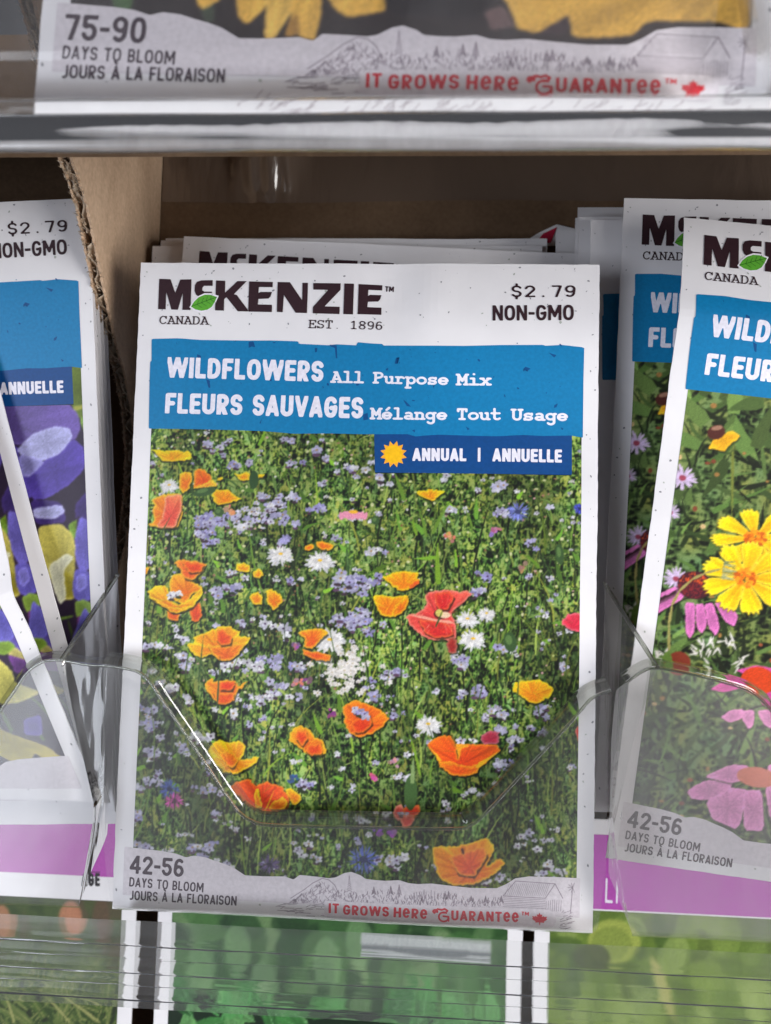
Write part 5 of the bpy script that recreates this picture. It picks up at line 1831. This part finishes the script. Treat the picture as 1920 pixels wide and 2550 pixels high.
def lip(name, path, n, mat, parent, r=2.3):
    pts = smooth_path(path, .8)
    V, F = [], []
    m = 7
    for i, (x, y) in enumerate(pts):
        a, b = pts[max(0, i - 1)], pts[min(len(pts) - 1, i + 1)]
        tx, ty = b[0] - a[0], b[1] - a[1]
        L_ = math.hypot(tx, ty) or 1
        nx_, ny_ = -ty / L_, tx / L_
        for k in range(m):
            th = math.radians(-8 + 98 * k / (m - 1))
            V.append((x + nx_ * r * math.sin(th), y + ny_ * r * math.sin(th), n - r * .8 * (1 - math.cos(th))))
        # rolled outer edge
        V.append((x + nx_ * (r + .35), y + ny_ * (r + .35), n - r * .8 - .1))
        V.append((x + nx_ * (r + .45), y + ny_ * (r + .25), n - r * .8 - .5))
        # a bead along the fold, added to catch a highlight line
    q = m + 2
    for i in range(len(pts) - 1):
        for k in range(q - 1):
            a = i * q + k
            F.append((a, a + q, a + q + 1, a + 1))
    for i, (x, y) in enumerate(pts):
        a, b = pts[max(0, i - 1)], pts[min(len(pts) - 1, i + 1)]
        L_ = math.hypot(b[0] - a[0], b[1] - a[1]) or 1
        nx_, ny_ = -(b[1] - a[1]) / L_, (b[0] - a[0]) / L_
        for k in range(8):
            th = math.radians(45 * k)
            V.append((x + nx_ * .34 * math.cos(th), y + ny_ * .34 * math.cos(th), n + .15 + .34 * math.sin(th)))
    o = len(pts) * q
    for i in range(len(pts) - 1):
        for k in range(8):
            a, b = o + i * 8 + k, o + i * 8 + (k + 1) % 8
            F.append((a, a + 8, b + 8, b))
    return mesh_obj(name, V, F, mat, parent, smooth=True)


def side(name, front, back, mat, parent):
    """a pocket's side wall, running from its front edge back to where it meets the carton"""
    V, F = [], []
    nk, nd = 14, 8
    for i in range(nk + 1):
        t = i / nk

        def at(poly):
            k = t * (len(poly) - 1)
            j = min(len(poly) - 2, int(k))
            u = k - j
            return [poly[j][c] + (poly[j + 1][c] - poly[j][c]) * u for c in range(3)]
        a, b = at(front), at(back)
        for j in range(nd + 1):
            s = j / nd
            w = .5 * math.sin(t * 9 + s * 5) * (1 - s) * s * 2
            V.append((a[0] + (b[0] - a[0]) * s + w, a[1] + (b[1] - a[1]) * s, a[2] + (b[2] - a[2]) * s))
    for i in range(nk):
        for j in range(nd):
            a = i * (nd + 1) + j
            F.append((a, a + 1, a + nd + 2, a + nd + 1))
    return mesh_obj(name, V, F, mat, parent, smooth=True)


def extrude_x(name, prof, x0, x1, mat, parent, wob=.05, nx=90, seed=2):
    r = random.Random(seed)
    ph = [r.uniform(0, 6.28) for _ in prof]
    V, F = [], []
    for i in range(nx + 1):
        x = x0 + (x1 - x0) * i / nx
        for k, (y, n) in enumerate(prof):
            V.append((x, y + wob * math.sin(x * .13 + ph[k]), n + wob * math.sin(x * .21 + ph[k] * 2)))
    m = len(prof)
    for i in range(nx):
        for k in range(m - 1):
            a = i * m + k
            F.append((a, a + m, a + m + 1, a + 1))
    return mesh_obj(name, V, F, mat, parent, smooth=True)


def rib(y, n, h=.45, w=1.5):
    return [(y + w * (.5 - k / 10), n + h * (.5 - .5 * math.cos(2 * math.pi * k / 10))) for k in range(11)]


def tray(label, base, ledge, wall_r, wall_l=None):
    root = thing('seed_tray', label, 'tray', 'clear plastic display trays')
    cm, cr, cl = smooth_path(CUT_M, 1.2), smooth_path(CUT_R, 1.2), smooth_path(CUT_L, 1.2)
    wall('pocket_front', cm + [(51.6, 40), (51.4, 14), (49.9, 3), (48.6, .2), (-47.2, .2), (-48.3, 3), (-51.0, 19), (-51.6, 40)], NF, PL_WALL, root)
    wall('pocket_front', cr + [(135, .2), (57.6, .2), (56.1, 4), (51.9, 14), (52.2, 40), (53, 50)], NF, wall_r, root)
    wall('pocket_front', cl + [(-57, 38), (-52.4, 22), (-51.6, 18), (-54.9, 2.5), (-56.5, .2), (-140, .2)], NF, wall_l or PL_WALL, root)
    # the web that joins two pockets between their shoulders
    wall('web', [(-61.2, 51.8), (-52, 51.2), (-51.8, 40), (-51.4, 21), (-52.6, 22), (-57.2, 38)], NF - 2.0, PL_WAVY, root, bulge=0)
    lip('rim', CUT_M, NF, PL_LIP, root)
    lip('rim', CUT_R, NF, PL_LIP, root, 1.4)
    lip('rim', CUT_L, NF, PL_LIP, root, 1.4)
    lip('rim', [(-61.5, 52.2), (-56.5, 51.4), (-51.5, 51.2)], NF - 1.2, PL_LIP, root, 1.2)
    for x0_, y0_, x1_, y1_ in ((-61, 52.2, -57.6, 70), (61.2, 54.6, 54.4, 71)):
        V, F = [], []
        for i in range(15):
            t = i / 14
            cxx, cyy, cn = x0_ + (x1_ - x0_) * t, y0_ + (y1_ - y0_) * t, NF - 21 * t
            for k in range(8):
                th = math.radians(45 * k)
                V.append((cxx + .45 * math.cos(th), cyy + .45 * math.sin(th), cn + .45 * math.sin(th)))
        for i in range(14):
            for k in range(8):
                a, b = i * 8 + k, i * 8 + (k + 1) % 8
                F.append((a, a + 8, b + 8, b))
        mesh_obj('rim', V, F, PL_LIP, root, smooth=True)
    # side walls sweep up and back
    side('pocket_side', [(-61, 52.2, NF), (-57, 38, NF), (-52.4, 22, NF), (-54.9, 2.5, NF)], [(-57.6, 70, -15), (-57.5, 50, -16), (-57, 30, -16), (-57, 11, -14)], PL_WAVY, root)
    side('pocket_side', [(61.2, 54.6, NF), (57, 42, NF), (52.6, 22, NF), (56.2, 4, NF)], [(54.4, 71, -15), (54.8, 50, -16), (55, 30, -16), (56, 11, -14)], PL_WAVY, root)
    if base[1] > 0:
        extrude_x('ledge_rib', [(-2.6, 6.0)] + rib(-3.3, 6.0, .4, .9) + [(-4.6, 5.9)], -160, 170, PL_SKIRT, root)
    extrude_x('ledge', ledge, -160, 170, PL_SKIRT if base[1] == 0 else PL_BAND, root)
    place(root, pose(0, 0, base=base))
    return root


LEDGE_LOW = [(.2, 6.0), (-1.2, 6.2), (-2.4, 6.6)] + rib(-4.0, 6.8) + [(-5.6, 6.9)] + rib(-6.6, 7.0, .2, 1.0) + [(-8.0, 7.1)] + rib(-9.2, 7.2) + [(-10.6, 7.3)] + rib(-11.6, 7.4, .2, 1.0) + [(-12.8, 7.5)] + rib(-14.2, 7.6) + [(-15.6, 7.6), (-16.2, 7.5)]
LEDGE_TOP = [(-4.6, 5.5), (-4.8, 6.1), (-5.4, 6.4), (-7.2, 6.6), (-8.6, 6.8), (-9.3, 7.0), (-9.8, 6.7), (-9.9, 6.0)]
tray('lower clear plastic tray of three pockets with scooped fronts and a ribbed ledge', (0, 0, 0), LEDGE_LOW, PL_SCUFF_GLARE, PL_MILK)
tray('upper clear plastic tray overhanging at the top, its ledge crossing the whole picture', (0, TIER * CL, TIER * SL), LEDGE_TOP, PL_WALL)

# ------------------------------------------------------------------ the cardboard carton behind
carton = thing('display_carton', 'brown corrugated cardboard carton with torn divider and shiny taped back, behind the packets', 'carton')
carton.matrix_world = (RACK).to_4x4()


def slab_x(name, poly, x0, x1, mat, parent):
    """a panel standing front to back: outline in (y, n), between two x"""
    m = len(poly)
    V = [(x0 + dx(n), y, n) for y, n in poly] + [(x1 + dx(n), y, n) for y, n in poly]
    F = [tuple(range(m))[::-1], tuple(range(m, 2 * m))] + [(i, (i + 1) % m, m + (i + 1) % m, m + i) for i in range(m)]
    return mesh_obj(name, V, F, mat, parent)


def box(name, x0, x1, y0, y1, n0, n1, mat, parent):
    V = [(x, y, n) for x in (x0, x1) for y in (y0, y1) for n in (n0, n1)]
    F = [(0, 1, 3, 2), (4, 6, 7, 5), (0, 4, 5, 1), (2, 3, 7, 6), (0, 2, 6, 4), (1, 5, 7, 3)]
    return mesh_obj(name, V, F, mat, parent)


rr = random.Random(12)
EDGE = smooth_path([(215, 84), (180, 56), (165, 38), (153.4, 24.4), (149.8, 17.2), (146, 11.2), (135.6, .4), (124.4, -12.1), (116.4, -23.2), (106, -31), (92, -33), (78, -29), (68, -19), (60, -9.0), (49.6, -8), (40, -9), (31, -12)], .9)


def dx(n):
    return (n + 45) * .08                # the divider stands slightly askew


def rough_edge(amp, back):
    return [(y, n - back + rr.gauss(0, amp)) for y, n in EDGE]




def liner(name, edge, x0, x1, mat, parent):
    """a sheet of the divider from its torn front edge back to the carton wall"""
    V, F = [], []
    for y, n in edge:
        V += [(x + dx(n_), y, n_) for n_ in (n, n * .5 - 24, -47.5) for x in (x0, x1)]
    for i in range(len(edge) - 1):
        a, b = i * 6, i * 6 + 6
        F += [(a, a + 2, b + 2, b), (a + 2, a + 4, b + 4, b + 2), (a + 1, b + 1, b + 3, a + 3), (a + 3, b + 3, b + 5, a + 5), (a, b, b + 1, a + 1)]
    return mesh_obj(name, V, F, mat, parent)


liner('divider_panel', rough_edge(.20, 0), -62.6, -62.0, CARD, carton)
liner('divider_liner', rough_edge(.45, .5), -65.0, -64.6, CARD, carton)
# the fluted core between the two liners, torn open along the front
V, F = [], []
s = 0
for i, (y, n) in enumerate(EDGE):
    if i:
        s += math.hypot(y - EDGE[i - 1][0], n - EDGE[i - 1][1])
    x = -63.6 + (.8 + .3 * math.sin(s * .37)) * math.sin(2 * math.pi * s / 6.2 + 1.1 * math.sin(s * .21) + .8 * math.sin(s * .083)) + rr.gauss(0, .16)
    f0 = .3 + abs(rr.gauss(0, .5)) + .4 * math.sin(s * .5)
    x += dx(n)
    V += [(x, y, n - f0), (x - 1.1 + rr.gauss(0, .12), y - 2, n - 14), (x + .35, y, n - f0 - .1), (x - .75, y - 2, n - 14)]
for i in range(len(EDGE) - 1):
    a = i * 4
    F += [(a, a + 1, a + 5, a + 4), (a + 2, a + 6, a + 7, a + 3), (a, a + 4, a + 6, a + 2)]
mesh_obj('fluted_core', V, F, CARD_CORE, carton)
# frayed fibres along the tear
V, F = [], []
for i in range(0, len(EDGE)):
    for q in range(9):
        y, n = EDGE[i]
        y += rr.uniform(-.5, .5)
        x = rr.choice([-64.9, -64.6, -62.5, -62.3, -63.7]) + dx(n)
        a = rr.uniform(0, 6.28)
        w, l = rr.uniform(.15, .4), rr.uniform(.4, 1.3)
        b = len(V)
        V += [(x - w, y, n - .8), (x + w, y + rr.uniform(-.3, .3), n - .8), (x + l * .5 * math.cos(a), y + l * .8 * math.sin(a), n + rr.uniform(.1, .7)), (x, y + .2, n - 1.2)]
        F += [(b, b + 1, b + 2), (b + 1, b + 3, b + 2), (b + 3, b, b + 2)]
mesh_obj('frayed_edge', V, F, CARD_CORE, carton)
box('back_panel', -63.4, 175, 13, 222, -51, -48, CARD_BACK_SHADED, carton)
box('back_panel', -175, -66.4, 13, 222, -51, -48, CARD_BACK_SHADED, carton)
box('back_panel', -175, 175, -170, 11, -81, -78, CARD_BACK_SHADED, carton)
# unseen panel under the tier above, added to shade the space below
sh = [(133 - 3 + .469 * d, 72.3 - 6 - .883 * d) for d in (26, 128)]
V = []
for x in (-175, 175):
    for (y, n) in sh:
        V += [(x, y, n), (x, y + 2.2, n + 1.2)]
mesh_obj('shade_panel', V, [(0, 1, 3, 2), (4, 6, 7, 5), (0, 2, 6, 4), (1, 5, 7, 3), (0, 4, 5, 1), (2, 3, 7, 6)], CARD_BACK_SHADED, carton)

# packing tape across the top of the back panel
m, nt, p, out = new_mat('packing_tape')
tc = node(nt, 'ShaderNodeTexCoord')
mp = node(nt, 'ShaderNodeMapping')
mp.inputs['Scale'].default_value = (1, .3, 1)
nt.links.new(tc.outputs['Object'], mp.inputs['Vector'])
no = node(nt, 'ShaderNodeTexNoise', Scale=45.0, Detail=5.0, Distortion=.6)
nt.links.new(mp.outputs['Vector'], no.inputs['Vector'])
bp = node(nt, 'ShaderNodeBump', Strength=.6, Distance=.004)
nt.links.new(no.outputs['Fac'], bp.inputs['Height'])
nt.links.new(bp.outputs['Normal'], p.inputs['Normal'])
p.inputs['Base Color'].default_value = (.16, .115, .088, 1)
p.inputs['Roughness'].default_value = .14
p.inputs['Specular IOR Level'].default_value = 1.0
V, F = [], []
nx, ny = 260, 30
for j in range(ny + 1):
    for i in range(nx + 1):
        x = -61.9 + 200 * i / nx
        y = 173.0 + .4 * math.sin(x * .05) + 46 * j / ny
        w = .45 * math.exp(-((x + 36) / 5) ** 2) * math.sin((x + 36) * .9) + .25 * math.sin(x * .31 + y * .2) * math.exp(-((x - 60) / 30) ** 2)
        win = math.exp(-((x + 33) / 8.5) ** 4)        # folds shaped into the film here so it returns a glint
        w += win * (.5 * max(0, min(15, y - 173.2)) + .62 * math.sin(x * 1.15) * max(0, min(1, (y - 173) / 4)))
        w += .35 * math.exp(-((x - 70) / 30) ** 2) * math.sin(x * .45 + y * .5)
        V.append((x, y, -47.6 + .25 + max(-.2, w)))
for j in range(ny):
    for i in range(nx):
        a = j * (nx + 1) + i
        F.append((a, a + 1, a + nx + 2, a + nx + 1))
mesh_obj('packing_tape', V, F, m, carton, smooth=True)
# torn scrap of printed paper on the back panel
tp = mesh_obj('torn_paper', [(37, 161, -46.9), (44.5, 160.5, -46.7), (52, 160.5, -46.8), (52, 165.0, -46.5), (46.5, 166.2, -46.2), (42, 164.2, -46.8)], [(0, 1, 5), (1, 2, 3, 4, 5)], PAPER, carton)
sc = mesh_obj('red_print', [(41, 161.2, -46.55), (45, 161.2, -46.5), (46.6, 165.4, -46.0), (43, 163.8, -46.5)], [(0, 1, 2, 3)], ink_mat((170, 30, 60)), tp)
